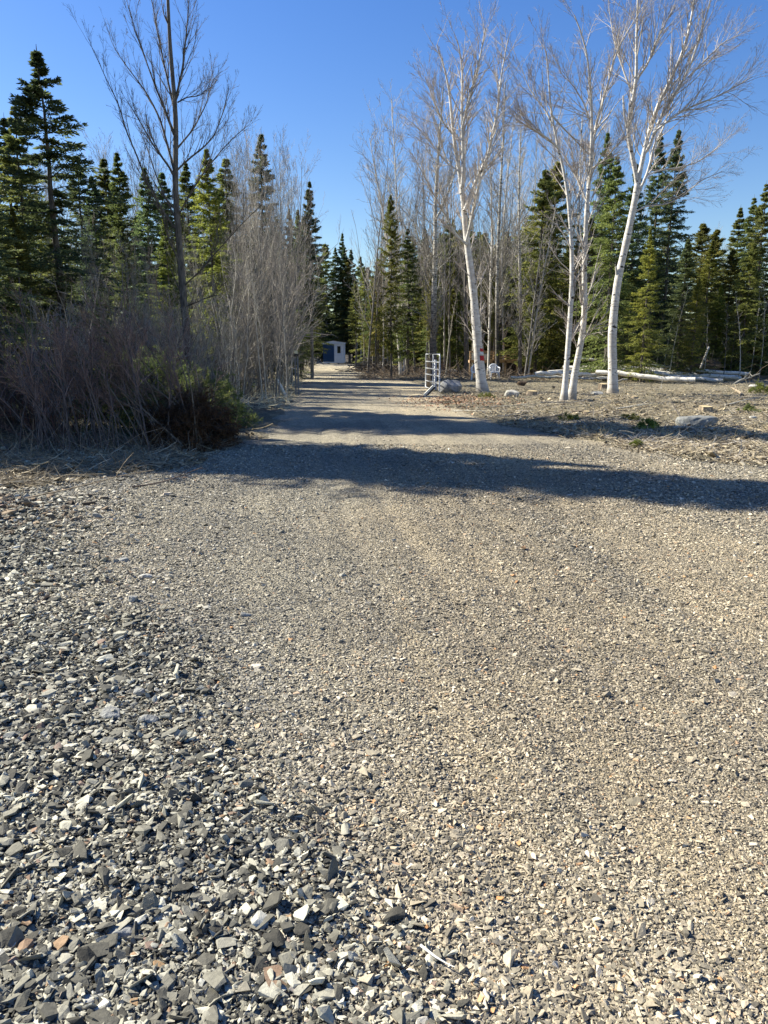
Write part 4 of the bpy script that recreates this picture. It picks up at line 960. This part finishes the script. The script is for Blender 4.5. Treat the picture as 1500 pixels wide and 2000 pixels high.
# left post
g = gnd(583, 772); lp = empty('gate_post', (g[0], g[1], Hs(g[0], g[1])), 0, 'twin grey gate post with a pale cap at the left side of the lane', 'post')
box('post', (0, 0, .68), (.055, .06, 1.40), M['steel_dark'], lp); box('post', (-.09, .03, .68), (.05, .06, 1.38), M['steel_dark'], lp)
box('clip', (-.045, .0, 1.42), (.16, .10, .09), M['plank_dark'], lp); box('cap', (-.05, -.01, 1.52), (.10, .08, .10), M['cap_yellow'], lp)
box('hinge', (-.15, 0, .95), (.12, .03, .03), M['galv'], lp)
# cut slab leaning left of the post
g = gnd(560, 775); sb = tube('split_slab', [(-.36, .1, .62), (-.2, .05, .35), (0, 0, -.05)], .06, M['plank_light'], sides=6); sb.location = (g[0], g[1], Hs(g[0], g[1]))
tag(sb, 'pale split slab of wood leaning at the foot of the alders left of the gate post', 'wood slab')

# chairs --------------------------------------------------------------
def chair(px, py, rz, label):
    g = gnd(px, py); o = empty('plastic_chair', (g[0], g[1], Hs(g[0], g[1])), rz, label, 'chair', 'white plastic chairs on the clearing')
    pl = M['plastic']
    G = Geo(); boxg(G, (0, 0, .42), (.44, .42, .03)); boxg(G, (0, -.20, .40), (.44, .03, .06)); G.build('seat', pl, o)
    for sx, sy in ((-1, -1), (1, -1), (-1, 1), (1, 1)):
        GG = Geo(); GG.tubes(np.array([(sx * .20, sy * .19, .42), (sx * .25, sy * .24, 0)]), np.array([.032, .024]), 6); GG.build('leg', pl, o)
    for sx in (-1, 1):
        GG = Geo(); GG.tubes(np.array([(sx * .24, -.22, .40), (sx * .27, -.2, .62), (sx * .27, -.1, .65), (sx * .26, .15, .66), (sx * .22, .24, .72)]), np.full(5, .024), 6); GG.build('armrest', pl, o)
    GG = Geo(); th = np.linspace(0, math.pi, 13)
    GG.tubes(np.stack([.25 * np.cos(th), .22 + .08 * np.sin(th), .60 + .24 * np.sin(th)], 1), np.full(13, .028), 6)
    for xx in (-.14, -.07, 0, .07, .14): boxg(GG, (xx, .26, .61), (.036, .015, .40), tilt=(R(-10), 0))
    for sx in (-1, 1): GG.tubes(np.array([(sx * .24, .2, .42), (sx * .25, .22, .6)]), np.full(2, .03), 6)
    GG.build('backrest', pl, o)
chair(965, 741, R(4), 'white plastic armchair in full view right of the painted birch')
chair(930, 744, R(-12), 'white plastic armchair half hidden behind the painted birch')

# paint blaze on birch A (follows the bark a few mm proud)
def band(z0_, z1_, m, a0, a1, nm='paint_mark'):
    tr = [c for c in birchA.children if c.name.startswith('trunk')][0].data
    z = np.linspace(z0_, z1_, 6); G = Geo(); an = np.linspace(a0, a1, 8)
    V = np.empty(len(tr.vertices) * 3, np.float32); tr.vertices.foreach_get('co', V); V = V[:780].reshape(-1, 10, 3)
    ctr = V.mean(1); rd = np.linalg.norm(V - ctr[:, None], axis=2).mean(1)
    cx = np.interp(z, ctr[:, 2], ctr[:, 0]); cy = np.interp(z, ctr[:, 2], ctr[:, 1]); rr_ = np.interp(z, ctr[:, 2], rd) * 1.03 + .004
    Q = np.stack([cx[:, None] + rr_[:, None] * np.cos(an), cy[:, None] + rr_[:, None] * np.sin(an), z[:, None] + 0 * an + .01 * np.sin(an * 9)], -1)
    idx = np.arange(48).reshape(6, 8); Fq = np.stack([idx[:-1, :-1], idx[:-1, 1:], idx[1:, 1:], idx[1:, :-1]], -1).reshape(-1, 4)
    G.add(Q.reshape(-1, 3), Fq); o = G.build(nm, m, birchA, True)
    sl = o.modifiers.new('solid', 'SOLIDIFY'); sl.thickness = .004; return o
band(1.22, 1.40, M['red_paint'], R(-85), R(10)); band(1.44, 1.52, M['white_paint'], R(-90), R(5)); band(1.55, 1.66, M['red_paint'], R(-75), R(10))

# railing and deck ------------------------------------------------------
Yd = 48.
x0 = at(918, 700, Yd)[0]; x1 = at(1034, 700, Yd)[0]; gz = Hs((x0 + x1) / 2, Yd)
zz = lambda py: at(950, py, Yd)[2]
d = empty('wooden_railing', (x0, Yd, gz), 0, 'long brown wooden railing on a low deck behind the plastic chairs', 'railing')
L = x1 - x0
for i in range(6): box('post', (L * (i + .02) / 5.04, 0, zz(686) / 2), (.10, .10, zz(686)), M['deck_wood'], d)
for k, py in enumerate((687, 692, 698, 703)): box('rail', (L / 2, -.07, zz(py)), (L, .04, .10 if k else .12), M['deck_wood'], d)
box('deck', (L / 2, .9, zz(706)), (L, 1.9, .16), M['deck_wood'], d)
box('white_panel', (L * .06 + .35, -.12, (zz(691) + zz(703)) / 2), (.95, .04, zz(691) - zz(703)), M['plank_light'], d)
box('white_post', (L * .83, -.13, (zz(686) + zz(704)) / 2), (.26, .12, zz(685) - zz(704)), M['plank_light'], d)
g = at(870, 712, 52); o = empty('board_stack', (g[0], 52, Hs(g[0], 52)), R(3), 'stack of pale weathered boards on the wood floor right of the gate', 'boards')
for i in range(4): box('board', (random.uniform(-.1, .1), 0, .05 + .07 * i), (1.5, .5 - .04 * i, .06), M['plank_light'] if i > 1 else M['post_wood'], o, rz=random.uniform(-.05, .05))
g = at(916, 702, 47); o = tube('bucket', [(0, 0, 0), (0, 0, .4)], .12, M['galv']); o.location = (g[0], 47, 1.0); 
bpy.data.objects.remove(o)

# log pile ---------------------------------------------------------------
def log(name, a, b, Y0, Y1, w0, w1, m, label, cat='log', group='felled birch logs on the clearing', seed=0, endm=True):
    """a, b: end pixels; the log lies from distance Y0 to Y1"""
    p = at(a[0], a[1], Y0); q = at(b[0], b[1], Y1); rr0 = w0 / F * Y0 / 2; rr1 = w1 / F * Y1 / 2
    for e, rad in ((p, rr0), (q, rr1)): e[2] = max(e[2], Hs(e[0], e[1]) + rad * .8)
    r_ = np.random.default_rng(seed); n = 14; t = np.linspace(0, 1, n)[:, None]
    P = p * (1 - t) + q * t; P[1:-1] += r_.normal(0, .03, (n - 2, 3)); P[:, 2] += (.04 * np.sin(t[:, 0] * math.pi * 2))
    o = empty(name, p, 0, label, cat, group)
    G = Geo(); G.tubes(P - p, np.interp(t[:, 0], [0, 1], [rr0, rr1]), 9); G.build('bark', m, o, True)
    for e, rad, sgn in ((0, rr0, -1), (n - 1, rr1, 1)):
        tdir = unit((P[1] - P[0]) if e == 0 else (P[-1] - P[-2])); GG = Geo()
        c = P[e] - p + tdir * sgn * .004
        GG.tubes(np.array([c - tdir * .01, c, c + tdir * sgn * .002]), np.array([rad * .98, rad * .98, .002]), 9); GG.build('cut_end', M['cutwood'], o)
def logmat():
    m, n, b = mat('birch_log_bark', .75)
    f = noise(n, 7, 5, rough=.7); c = ramp(n, f, [(.36, (.14, .12, .09)), (.42, (.64, .59, .50)), (.7, (.80, .77, .70))])
    n.links.new(c, b.inputs['Base Color']); bump(n, b, f, .3, .02); return m
M['log'] = logmat()
log('birch_log', (1133, 701), (1462, 731), 43, 40, 5, 7, M['log'], 'thin white log highest on the pile, running down to the right', seed=1)
log('birch_log', (1100, 718), (1442, 737), 42, 38, 9, 8, M['log'], 'thick white log under the highest thin one', seed=2)
log('birch_log', (1070, 727), (1300, 722), 40.5, 41.5, 7, 8, M['log'], 'pale log across the middle of the pile behind the birch pair', seed=3)
log('birch_log', (1045, 731), (1190, 729), 39.5, 39, 8, 8, M['log'], 'white log reaching farthest left of the pile', seed=4)
log('birch_log', (1165, 727), (1358, 742), 38.5, 36, 9, 10, M['log'], 'stout white log lowest at the front of the pile', seed=5)
log('birch_log', (1200, 724), (1412, 744), 40, 36.8, 7, 7, M['log'], 'slim log just behind the stout front one', seed=6)
log('birch_log', (1210, 717), (1448, 740), 41.5, 38.2, 9, 9, M['log'], 'mossy grey log in the middle of the right half of the pile', seed=7)
log('dead_pole', (998, 737), (1190, 738), 38.5, 38, 5, 4, M['pale_bark'], 'thin grey pole lying along the front left of the log pile', seed=8)
log('dead_pole', (1110, 739), (1225, 741), 37.6, 37.2, 3, 3, M['pale_bark'], 'short thin pole in front of the birch pair feet', seed=9)
log('dead_pole', (1098, 733), (1160, 741), 38, 37, 4, 3, M['pale_bark'], 'short pole slanting under the left logs', seed=10)
# brush heaps by the shed
def heap(px, py, Y, w, h, n, label, mt='dark_bark', lens=(.6, 1.6), rad=.05, seed=0, name='log_heap'):
    g = at(px, py, Y); r_ = np.random.default_rng(seed)
    o = empty(name, (g[0], Y, Hs(g[0], Y)), 0, label, 'wood heap')
    G = Geo(); x = r_.normal(0, w * .3, n); y = r_.normal(0, w * .22, n); z = np.abs(r_.uniform(0, 1, n)) * h * np.exp(-(x / (w * .5)) ** 2)
    az = r_.normal(0, .5, n) + (r_.random(n) < .25) * 1.4; el = r_.normal(0, .22, n); D = np.stack([np.cos(az) * np.cos(el), np.sin(az) * np.cos(el), np.sin(el)], 1)
    Lh = r_.uniform(*lens, n) / 2; c = np.stack([x, y, z + .05], 1)
    P = np.stack([c - D * Lh[:, None], c + D * .0 + r_.normal(0, .03, (n, 3)), c + D * Lh[:, None]], 1); P[..., 2] = np.maximum(P[..., 2], .0)
    G.tubes(P, r_.uniform(.4, 1, (n, 1)) * rad * np.ones((1, 3)), 6, cap=True); G.build('branches', M[mt], o); return o
heap(735, 705, 74, 3.2, 1.0, 90, 'heap of grey logs and branches right of the shed', 'grey_bark', (.8, 2.2), .07, 1)
heap(742, 722, 58, 3.4, .5, 90, 'low dark brush heap on the lane side in front of the log heap', 'dark_bark', (.8, 2.0), .04, 2, 'brush_heap')
heap(606, 714, 86, 1.1, .7, 26, 'heap of pale slabs and dead wood left of the shed', 'pale_bark', (.8, 1.8), .06, 3, 'wood_heap')
# root mound at the right
g = at(1372, 712, 42.); me = rock_mesh('root_mound', 44, (2.0, 1.2, 1.4), M['earth'], 40, .12); o = empty('root_mound', (g[0], 42, Hs(g[0], 42)), 0, 'upturned dark root plate with torn roots below the right conifers', 'root mound')
b_ = link('earth', me, o); b_.location = (0, 0, .45)
r_ = np.random.default_rng(4); G = Geo(); D = r_.normal(0, 1, (60, 3)); D[:, 2] = np.abs(D[:, 2]) * .7; p, q = grow(np.tile([[0, 0, .5]], (60, 1)), D, r_.uniform(.9, 1.5, 60), np.full(60, .03), 6, .18, 0, r_, .3); G.tubes(p, q, 4); G.build('roots', M['dark_bark'], o)
g = at(1374, 706, 41); o = tube('leaning_stub', [(-.05, 0, .6), (.1, 0, 1.1), (.35, .1, 1.75)], .06, M['pale_bark'], sides=7); o.location = (g[0], 41.2, Hs(g[0], 41)); tag(o, 'pale broken stub leaning out of the root plate', 'stub')

# stumps and stones on the clearing -----------------------------------------
def stump(px, py, w, h, label, seed):
    g = gnd(px, py); d = g[1]; rad = w / F * d / 2; hh = h / F * d
    o = empty('stump', (g[0], g[1] + rad, Hs(g[0], g[1]) - .03), seed, label, 'stump', 'cut stumps on the clearing')
    G = Geo(); n = 12; th = np.linspace(0, 6.283, n, endpoint=False); r_ = np.random.default_rng(seed); k = 1 + r_.normal(0, .10, n)
    zs = [0, .35, .8, 1]; sc = [1.35, 1.1, 1.0, .98]
    V = np.concatenate([np.stack([np.cos(th) * rad * s_ * k, np.sin(th) * rad * s_ * k, np.full(n, hh * z_) + (.05 * hh * np.sin(th + seed) if z_ == 1 else 0)], 1) for z_, s_ in zip(zs, sc)])
    idx = np.arange(n * 4).reshape(4, n); G.add(V, np.stack([idx[:-1], np.roll(idx[:-1], -1, 1), np.roll(idx[1:], -1, 1), idx[1:]], -1).reshape(-1, 4)); G.build('bark', M['brown_stick'], o)
    GG = Geo(); GG.add(V[-n:] + [0, 0, .003], [list(range(n))]); GG.build('cut_face', M['cutwood'], o)
stump(1041, 774, 20, 12, 'pale cut stump between the painted birch and the birch pair', 1)
stump(1382, 806, 26, 16, 'freshly cut stump just behind the long boulder', 2)
stump(1180, 764, 16, 13, 'low yellowish stump at the left foot of the tallest birch', 3)
stump(1147, 816, 12, 10, 'small sawn stub in front of the birch pair', 4)
stump(1242, 782, 12, 7, 'little stump to the right of the tallest birch', 5)
rock('stone', 1001, 778, 30, 14, M['pale_stone'], 'whitish stone in the litter right of the painted birch', 'stones lying on the clearing', seed=21, cat='stone')
rock('stone', 1021, 754, 22, 9, M['earth'], 'dark clod of earth behind the whitish stone', 'stones lying on the clearing', seed=22, cat='stone')
rock('stone', 1168, 772, 26, 7, M['pale_stone'], 'flat yellow grey stone left of the tallest birch foot', 'stones lying on the clearing', seed=23, cat='stone')
rock('stone', 1185, 758, 14, 10, M['boulder'], 'dark stone against the foot of the tallest birch', 'stones lying on the clearing', seed=24, cat='stone')
rock('stone', 1484, 765, 34, 9, M['pale_stone'], 'pale stone at the right edge of the clearing', 'stones lying on the clearing', seed=25, cat='stone')
rock('stone', 1472, 822, 16, 8, M['pale_stone'], 'small stone at the far right beyond the long boulder', 'stones lying on the clearing', seed=26, cat='stone')
rock('stone', 1112, 968, 14, 6, M['pale_stone'], 'single white pebble in the wide shadow band', 'stones lying on the clearing', seed=27, cat='stone')
rock('stone', 113, 945, 10, 10, M['pale_stone'], 'small pale upright chunk in the shaded litter at the left', 'stones lying in the left litter', seed=28, cat='stone')
rock('stone', 136, 945, 18, 8, M['pale_stone'], 'flat pale chip right of the upright chunk in the left litter', 'stones lying in the left litter', seed=29, cat='stone')

# single branches ------------------------------------------------------------
def branch(px, py, ang, Lm, rad, m, label, seed, kids=5, el=.05, group='loose branches on the ground', lift=.03):
    g = gnd(px, py); r_ = np.random.default_rng(seed); o = empty('fallen_branch', (g[0], g[1], Hs(g[0], g[1]) + lift), ang, label, 'branch', group)
    G = Geo(); p, q = grow(np.array([[-Lm / 2, 0, 0]]), np.array([[1., 0, el]]), np.array([Lm]), np.array([rad]), 9, .07, -.02, r_, .3)
    p[..., 2] = np.abs(p[..., 2]); G.tubes(p, q, 6, cap=True)
    if kids:
        a = spawn(p, q, kids, .3, .95, .6, r_, .2, .45, .6, .15); p1, q1 = grow(*a[:3], np.maximum(a[3], .004), 5, .12, 0, r_, .4); p1[..., 2] = np.maximum(p1[..., 2], -.02); G.tubes(p1, q1, 4)
    me = G.mesh('fallen_branch', M[m]); bpy.data.objects.remove(o); o = link('fallen_branch', me); o.location = (g[0], g[1], Hs(g[0], g[1]) + lift); o.rotation_euler = (0, 0, ang)
    return tag(o, label, 'branch', group)
for i, (px, py, a, Lm, rd, m, k, el, lb) in enumerate([
    (930, 805, R(-35), 1.3, .015, 'pale_bark', 3, .1, 'forked pale stick lying in front of the painted birch'),
    (1065, 830, R(30), .9, .03, 'dark_bark', 4, .4, 'dark forked chunk of branch raised off the litter'),
    (1170, 812, R(-8), 1.3, .03, 'brown_stick', 3, .05, 'brown knotty branch lying right of the dark forked chunk'),
    (1115, 795, R(8), 1.8, .02, 'pale_bark', 3, .02, 'long pale stick in front of the birch pair'),
    (1240, 806, R(5), 1.0, .022, 'pale_bark', 3, .15, 'grey forked stick near the little stump'),
    (1310, 822, R(115), .5, .015, 'dark_bark', 2, 1.2, 'short upright stub beside the long boulder'),
    (1380, 848, R(-20), 1.2, .02, 'pale_bark', 6, .1, 'weathered branch lying against the long boulder'),
    (1460, 755, R(20), 1.6, .05, 'pale_bark', 7, .5, 'upturned forked branch at the right end of the logs'),
    (1440, 772, R(80), 1.3, .05, 'brown_stick', 6, .3, 'tangle of broken branches below the upturned one'),
    (1290, 760, R(75), .8, .012, 'pale_bark', 1, .8, 'thin stick standing askew on the clearing'),
    (1460, 795, R(10), 1.4, .02, 'pale_bark', 4, .08, 'bleached branch near the right edge of the clearing'),
    (1010, 800, R(-15), 1.4, .016, 'pale_bark', 6, .1, 'bundle of pale twigs right of the forked pale stick'),
    (890, 790, R(-28), 1.0, .022, 'straw', 2, .05, 'yellowish split stick below the boulder at the gate'),
    (490, 845, R(-24), 1.4, .022, 'straw', 1, .12, 'long peeled stick poking out of the green bough pile'),
    (85, 928, R(-40), .55, .018, 'straw', 0, .15, 'short peeled stick in the shaded litter at the left'),
    (60, 915, R(50), .5, .012, 'brown_stick', 0, .2, 'thin stick crossing the shaded litter at the left edge'),
    (330, 958, R(4), .8, .010, 'brush_bark', 2, .04, 'curved stick at the shaded verge of the drive'),
    (170, 990, R(3), 1.5, .009, 'brown_stick', 1, .02, 'long thin stick lying along the shadow edge at the left'),
    (1110, 1357, R(-10), .10, .004, 'straw', 0, .02, 'tiny yellow twig alone in the middle of the drive'),
    (850, 1408, R(-3), .14, .003, 'straw', 0, .02, 'tiny grey stalk lying on the drive above the oval stone'),
    (848, 1900, R(-55), .11, .004, 'plank_light', 0, .02, 'white splinter of wood near the bottom of the drive'),
    (192, 1340, R(-60), .08, .003, 'straw', 0, .1, 'straw sized splinter among the grey chips')]):
    branch(px, py, a, Lm, rd, m, lb, 300 + i, k, el)

# litter: thousands of sticks and chips ----------------------------------------
def litter(name, n, xf, m, text, lens, rad, seed, mask, el=.12, ni=3, cat='woody debris', h=.02):
    r_ = np.random.default_rng(seed); x, y = xf(n, r_); k = r_.random(n) < mask(x, y); x = x[k]; y = y[k]; n = len(x)
    az = r_.uniform(0, 6.28, n); e = r_.normal(0, el, n); D = np.stack([np.cos(az) * np.cos(e), np.sin(az) * np.cos(e), np.abs(np.sin(e))], 1)
    P = np.stack([x, y, H(x, y) + r_.uniform(0, h, n)], 1)
    p, q = grow(P, D, r_.lognormal(math.log(lens), .5, n), rad * r_.uniform(.4, 1.3, n), ni, .18, -.1, r_, .4)
    G = Geo(); G.tubes(p, q, 3); return tag(G.build(name, M[m]), text, cat, kind='stuff')
rt = lambda y: np.interp(y, RE[:, 0], RE[:, 1])
def right_xy(n, r_):
    y = 8.5 * (44 / 8.5) ** r_.uniform(0, 1, n) ; return r_.uniform(0, 1, n) * (.56 * y + 1 - rt(y) + .6) + rt(y) - .6, y
rmask = lambda x, y: (1 - drive_mask(x, y)) * (.25 + 1.1 * vnoise(x * .8, y * .8, 90)) * (1 - .75 * sstep(27, 32, y))
litter('wood_debris', 52000, right_xy, 'litter', 'pale sticks and bark shreds strewn over the clearing', .10, .006, 401, rmask, .15)
litter('wood_debris', 2600, right_xy, 'pale_twig', 'longer bleached twigs strewn over the clearing', .34, .006, 402, rmask, .12, 5)
litter('wood_debris', 16000, right_xy, 'dark_litter', 'dark rotten bits between the sticks of the clearing', .09, .009, 403, rmask, .2)
litter('dry_grass', 16000, right_xy, 'grass', 'straw coloured dry grass tufts on the clearing', .12, .003, 404, lambda x, y: (1 - drive_mask(x, y)) * (vnoise(x * 1.2, y * 1.2, 91) > .55), 1.0, 3, 'grass')
def left_xy(n, r_):
    y = r_.uniform(7.4, 13.5, n); return r_.uniform(0, 1, n) * (-2.2 + .6 * y) - .6 * y, y
lmask = lambda x, y: (1 - drive_mask(x, y)) * (.4 + vnoise(x * 1.5, y * 1.5, 92))
litter('dry_grass', 16000, left_xy, 'dark_litter', 'flattened dead grass on the shaded left verge', .22, .0035, 405, lmask, .07, 5, 'grass')
litter('wood_debris', 3500, left_xy, 'litter', 'broken sticks on the shaded left verge', .16, .006, 406, lmask, .15, 4)
litter('dry_grass', 1600, left_xy, 'brown_stick', 'upright dead stalks at the foot of the left brush', .28, .003, 407, lambda x, y: lmask(x, y) * sstep(9, 10.5, y), 1.2, 4, 'grass')
def far_xy(n, r_):
    y = r_.uniform(40, 62, n); return r_.uniform(-.03, .58, n) * y, y
def clods(name, n, xf, m, text, s, seed, mask):
    r_ = np.random.default_rng(seed); x, y = xf(n, r_); k = r_.random(n) < mask(x, y); x = x[k]; y = y[k]
    tag(scatter_mesh(name, HB, x, y, np.clip(r_.lognormal(math.log(s), .5, len(x)), .005, .09), .5, r_, M[m], .3, (1.5, 1, .6)), text, 'debris', kind='stuff')
M['earthclod'] = stone_material('earth_clods', [(0, (.05, .035, .022)), (.6, (.14, .10, .065)), (1, (.28, .21, .14))], False)
M['clod'] = stone_material('clods', [(0, (.08, .06, .04)), (.5, (.22, .18, .12)), (.8, (.42, .35, .24)), (1, (.60, .52, .38))], False)
clods('wood_chips', 22000, right_xy, 'clod', 'clods, bark chips and bits of wood on the clearing', .018, 420, rmask)
clods('wood_chips', 7000, left_xy, 'clod', 'clods and bark bits on the shaded left verge', .014, 421, lmask)
x_, y_ = None, None
def mound_xy(n, r_): return r_.normal(-4.0, .8, n), r_.normal(6.5, .5, n)
clods('earth_clods', 5000, mound_xy, 'earthclod', 'brown earth clods heaped at the left edge of the drive', .016, 422, lambda x, y: soil_mask(x, y) * 1.2)
litter('wood_debris', 9000, far_xy, 'dark_litter', 'dead branches on the wood floor behind the clearing', .7, .016, 408, lambda x, y: .8 + 0 * x, .35, 4)
def lane_xy(n, r_):
    y = 20 * 4.6 ** r_.uniform(0, 1, n); return np.interp(y, LE[:, 0], LE[:, 1]) - r_.uniform(-.1, 2.2, n), y
litter('wood_debris', 6000, lane_xy, 'litter', 'sticks and dead leaves along the left edge of the lane', .3, .009, 409, lambda x, y: .8 + 0 * x, .3, 4)
# dead leaves beside the boulder at the gate
def leaf_xy(n, r_): return gnd(905, 790)[0] + r_.normal(0, .9, n), gnd(905, 785)[1] + r_.normal(0, 1.6, n)
M['leaf'] = twigmat('dead_leaf', (.30, .16, .11))
r_ = np.random.default_rng(12); x, y = leaf_xy(1400, r_); G = Geo(); a = r_.uniform(0, 6.28, len(x)); c = np.stack([x, y, H(x, y) + .02 + r_.uniform(0, .03, len(x))], 1)
U = np.stack([np.cos(a), np.sin(a), r_.normal(0, .4, len(x))], 1) * .035; Wv = np.stack([-np.sin(a), np.cos(a), r_.normal(0, .4, len(x))], 1) * .025
V = np.stack([c - U, c + Wv, c + U, c - Wv], 1).reshape(-1, 3); G.add(V, np.arange(len(V)).reshape(-1, 4)); tag(G.build('dead_leaves', M['leaf']), 'reddish brown dead leaves around the gate boulder', 'dead leaves', kind='stuff')

# ------------------------------------------------------------------ brush pile of cut saplings and green boughs
def lean_bundle(px, py, n, label, dirx, h, seed, mt='brown_stick', wid=.7, rad=.018):
    g = gnd(px, py); r_ = np.random.default_rng(seed); o = empty('brush_pile', (g[0], g[1], Hs(g[0], g[1])), 0, label, 'brush pile')
    P = np.stack([r_.normal(0, wid, n), r_.uniform(-.1, .5, n), r_.uniform(-.05, .1, n)], 1)
    D = np.stack([dirx + r_.normal(0, .22, n), r_.uniform(.1, .6, n), np.ones(n)], 1)
    p, q = grow(P, D, h * r_.uniform(.7, 1.25, n), rad * r_.uniform(.4, 1.1, n), 9, .05, -.35, r_, .35); G = Geo(); G.tubes(p, q, 6, cap=True); G.build('stems', M[mt], o)
    a = spawn(p, q, 12, .4, 1, .5, r_, .2, .35, .6, .05); p1, q1 = grow(*a[:3], np.maximum(a[3], .0035), 5, .1, 0, r_, .4); T = Geo(); T.tubes(p1, q1, 3)
    a = spawn(p1, q1, 5, .1, 1, .5, r_, .2, .5, .7, 0); p2, q2 = grow(*a[:3], np.maximum(a[3] * .7, .003), 4, .14, 0, r_, .5); T.tubes(p2, q2, 3); T.build('twigs', M['brush_twig'], o)
lean_bundle(300, 885, 34, 'fan of cut saplings leaning up to the left, front of the dark brush', -.55, 2.5, 501, 'bundle')
lean_bundle(120, 895, 26, 'loose upright stems at the far left front of the brush', -.3, 2.0, 502, 'brush_bark')
lean_bundle(215, 890, 24, 'thin reddish stems between the fan of saplings and the left edge', -.1, 1.7, 503, 'brush_bark', .6, .012)
lean_bundle(395, 875, 18, 'short tangled stems at the right nose of the brush pile', -.5, 1.3, 504, 'dark_bark', .35, .012)
def bough_pile(px, py, Y, w, h, dpt, n, m, label, seed, nl=.055, name='bough_pile'):
    g = at(px, py, Y); r_ = np.random.default_rng(seed); o = empty(name, (g[0], Y, Hs(g[0], Y)), 0, label, 'bough pile', 'cut green boughs on the brush pile')
    a = r_.uniform(0, 6.28, n); el = r_.uniform(.02, 1.4, n); rd = r_.uniform(.55, 1.0, n) ** .5
    P = np.stack([np.cos(a) * np.cos(el) * w * rd, np.sin(a) * np.cos(el) * dpt * rd, np.sin(el) * h * rd], 1)
    D = unit(P / np.array([w, dpt, h]) * .5 + r_.normal(0, .55, (n, 3)) + np.array([.3, -.3, -.15]))
    p, q = grow(P, D, r_.uniform(.25, .5, n) * min(1, w * 1.4), np.full(n, .008 * min(1, w * 1.4)), 6, .08, -.3, r_, .3); G = Geo(); G.tubes(p, q, 4); G.build('stems', M['dark_bark'], o)
    K = 7; aa = spawn(p, q, K, .1, .98, .7, r_, .15, .55, .6, 0); tw, _ = grow(*aa[:3], aa[3], 4, .06, -.1, r_)
    allt = np.concatenate([tw, p[:, 1:5]]); m_ = len(allt); K2 = 13
    t2 = np.clip(np.linspace(.02, 1, K2)[None] + r_.uniform(-.04, .04, (m_, K2)), 0, .999); xx = t2 * 3; i = np.minimum(xx.astype(int), 2); f = (xx - i)[..., None]; mi = np.arange(m_)[:, None]
    B = allt[mi, i] * (1 - f) + allt[mi, i + 1] * f; Tg = unit(allt[mi, i + 1] - allt[mi, i]); qv = r_.normal(0, 1, (m_, K2, 3)); qv = unit(qv - (qv * Tg).sum(-1, keepdims=True) * Tg)
    Dn = unit(Tg * .7 + qv * .8); nv = nl * r_.uniform(.6, 1.3, (m_, K2, 1)); Wd = unit(np.cross(Dn, r_.normal(0, 1, (m_, K2, 3)))) * nv * .2
    V = np.stack([B - Wd * .5, B + Wd * .5, B + Dn * nv], -2).reshape(-1, 3); G = Geo(); G.add(V, np.arange(len(V)).reshape(-1, 3)); G.build('needles', M[m], o)
bough_pile(185, 800, 14.2, 1.3, 1.25, .9, 260, 'bluespruce', 'dark green bough mound behind the fan of saplings', 511)
bough_pile(290, 780, 15.2, 1.5, 1.35, 1.0, 300, 'spruce', 'green bough mound in the middle of the brush pile', 512)
bough_pile(375, 790, 14.6, .85, .95, .7, 200, 'spruce', 'bright tipped boughs at the right of the brush pile', 513)
bough_pile(425, 770, 16.6, .45, .95, .5, 90, 'spruce', 'sunlit yellow green bough tuft standing above the right end of the pile', 514)
bough_pile(435, 830, 14.8, .65, .3, .5, 100, 'spruce', 'low green boughs trailing on the ground toward the lane', 515)
bough_pile(330, 850, 12.6, .6, .6, .5, 150, 'bluespruce', 'brown green bough clump inside the front of the pile', 516)
M['brown_needle'] = needles('brown_needles', (.075, .045, .028), (.17, .105, .06), .01)
bough_pile(372, 860, 11.7, .6, .68, .55, 320, 'brown_needle', 'rounded dead brown bough clump overhanging the right end of the pile', 517)
for i, (px, py, Y, w_, h_, m_, lb) in enumerate(((1225, 848, 16.0, .25, .10, 'fir', 'sprig of green needles lying in the shadow on the clearing'), (1262, 862, 14.2, .28, .14, 'fir', 'larger green sprig just past the shadow on the clearing'),
        (1110, 838, 16.2, .3, .08, 'spruce', 'green sprig in front of the dark forked chunk'), (1485, 770, 27, .7, .25, 'fir', 'green boughs lying at the right edge of the clearing'), (1460, 812, 19, .35, .12, 'spruce', 'green sprig beyond the small right stone'),
        (948, 794, 24, .4, .12, 'spruce', 'green tuft in the shade right of the drive'), (1240, 900, 11.6, .1, .05, 'fir', 'tiny green sprig at the edge of the wide shadow'))):
    bough_pile(px, py, Y, w_ * .65, h_ * .7, w_ * .5, 40 if w_ < .5 else 80, m_, lb, 530 + i, .05, 'green_sprig')
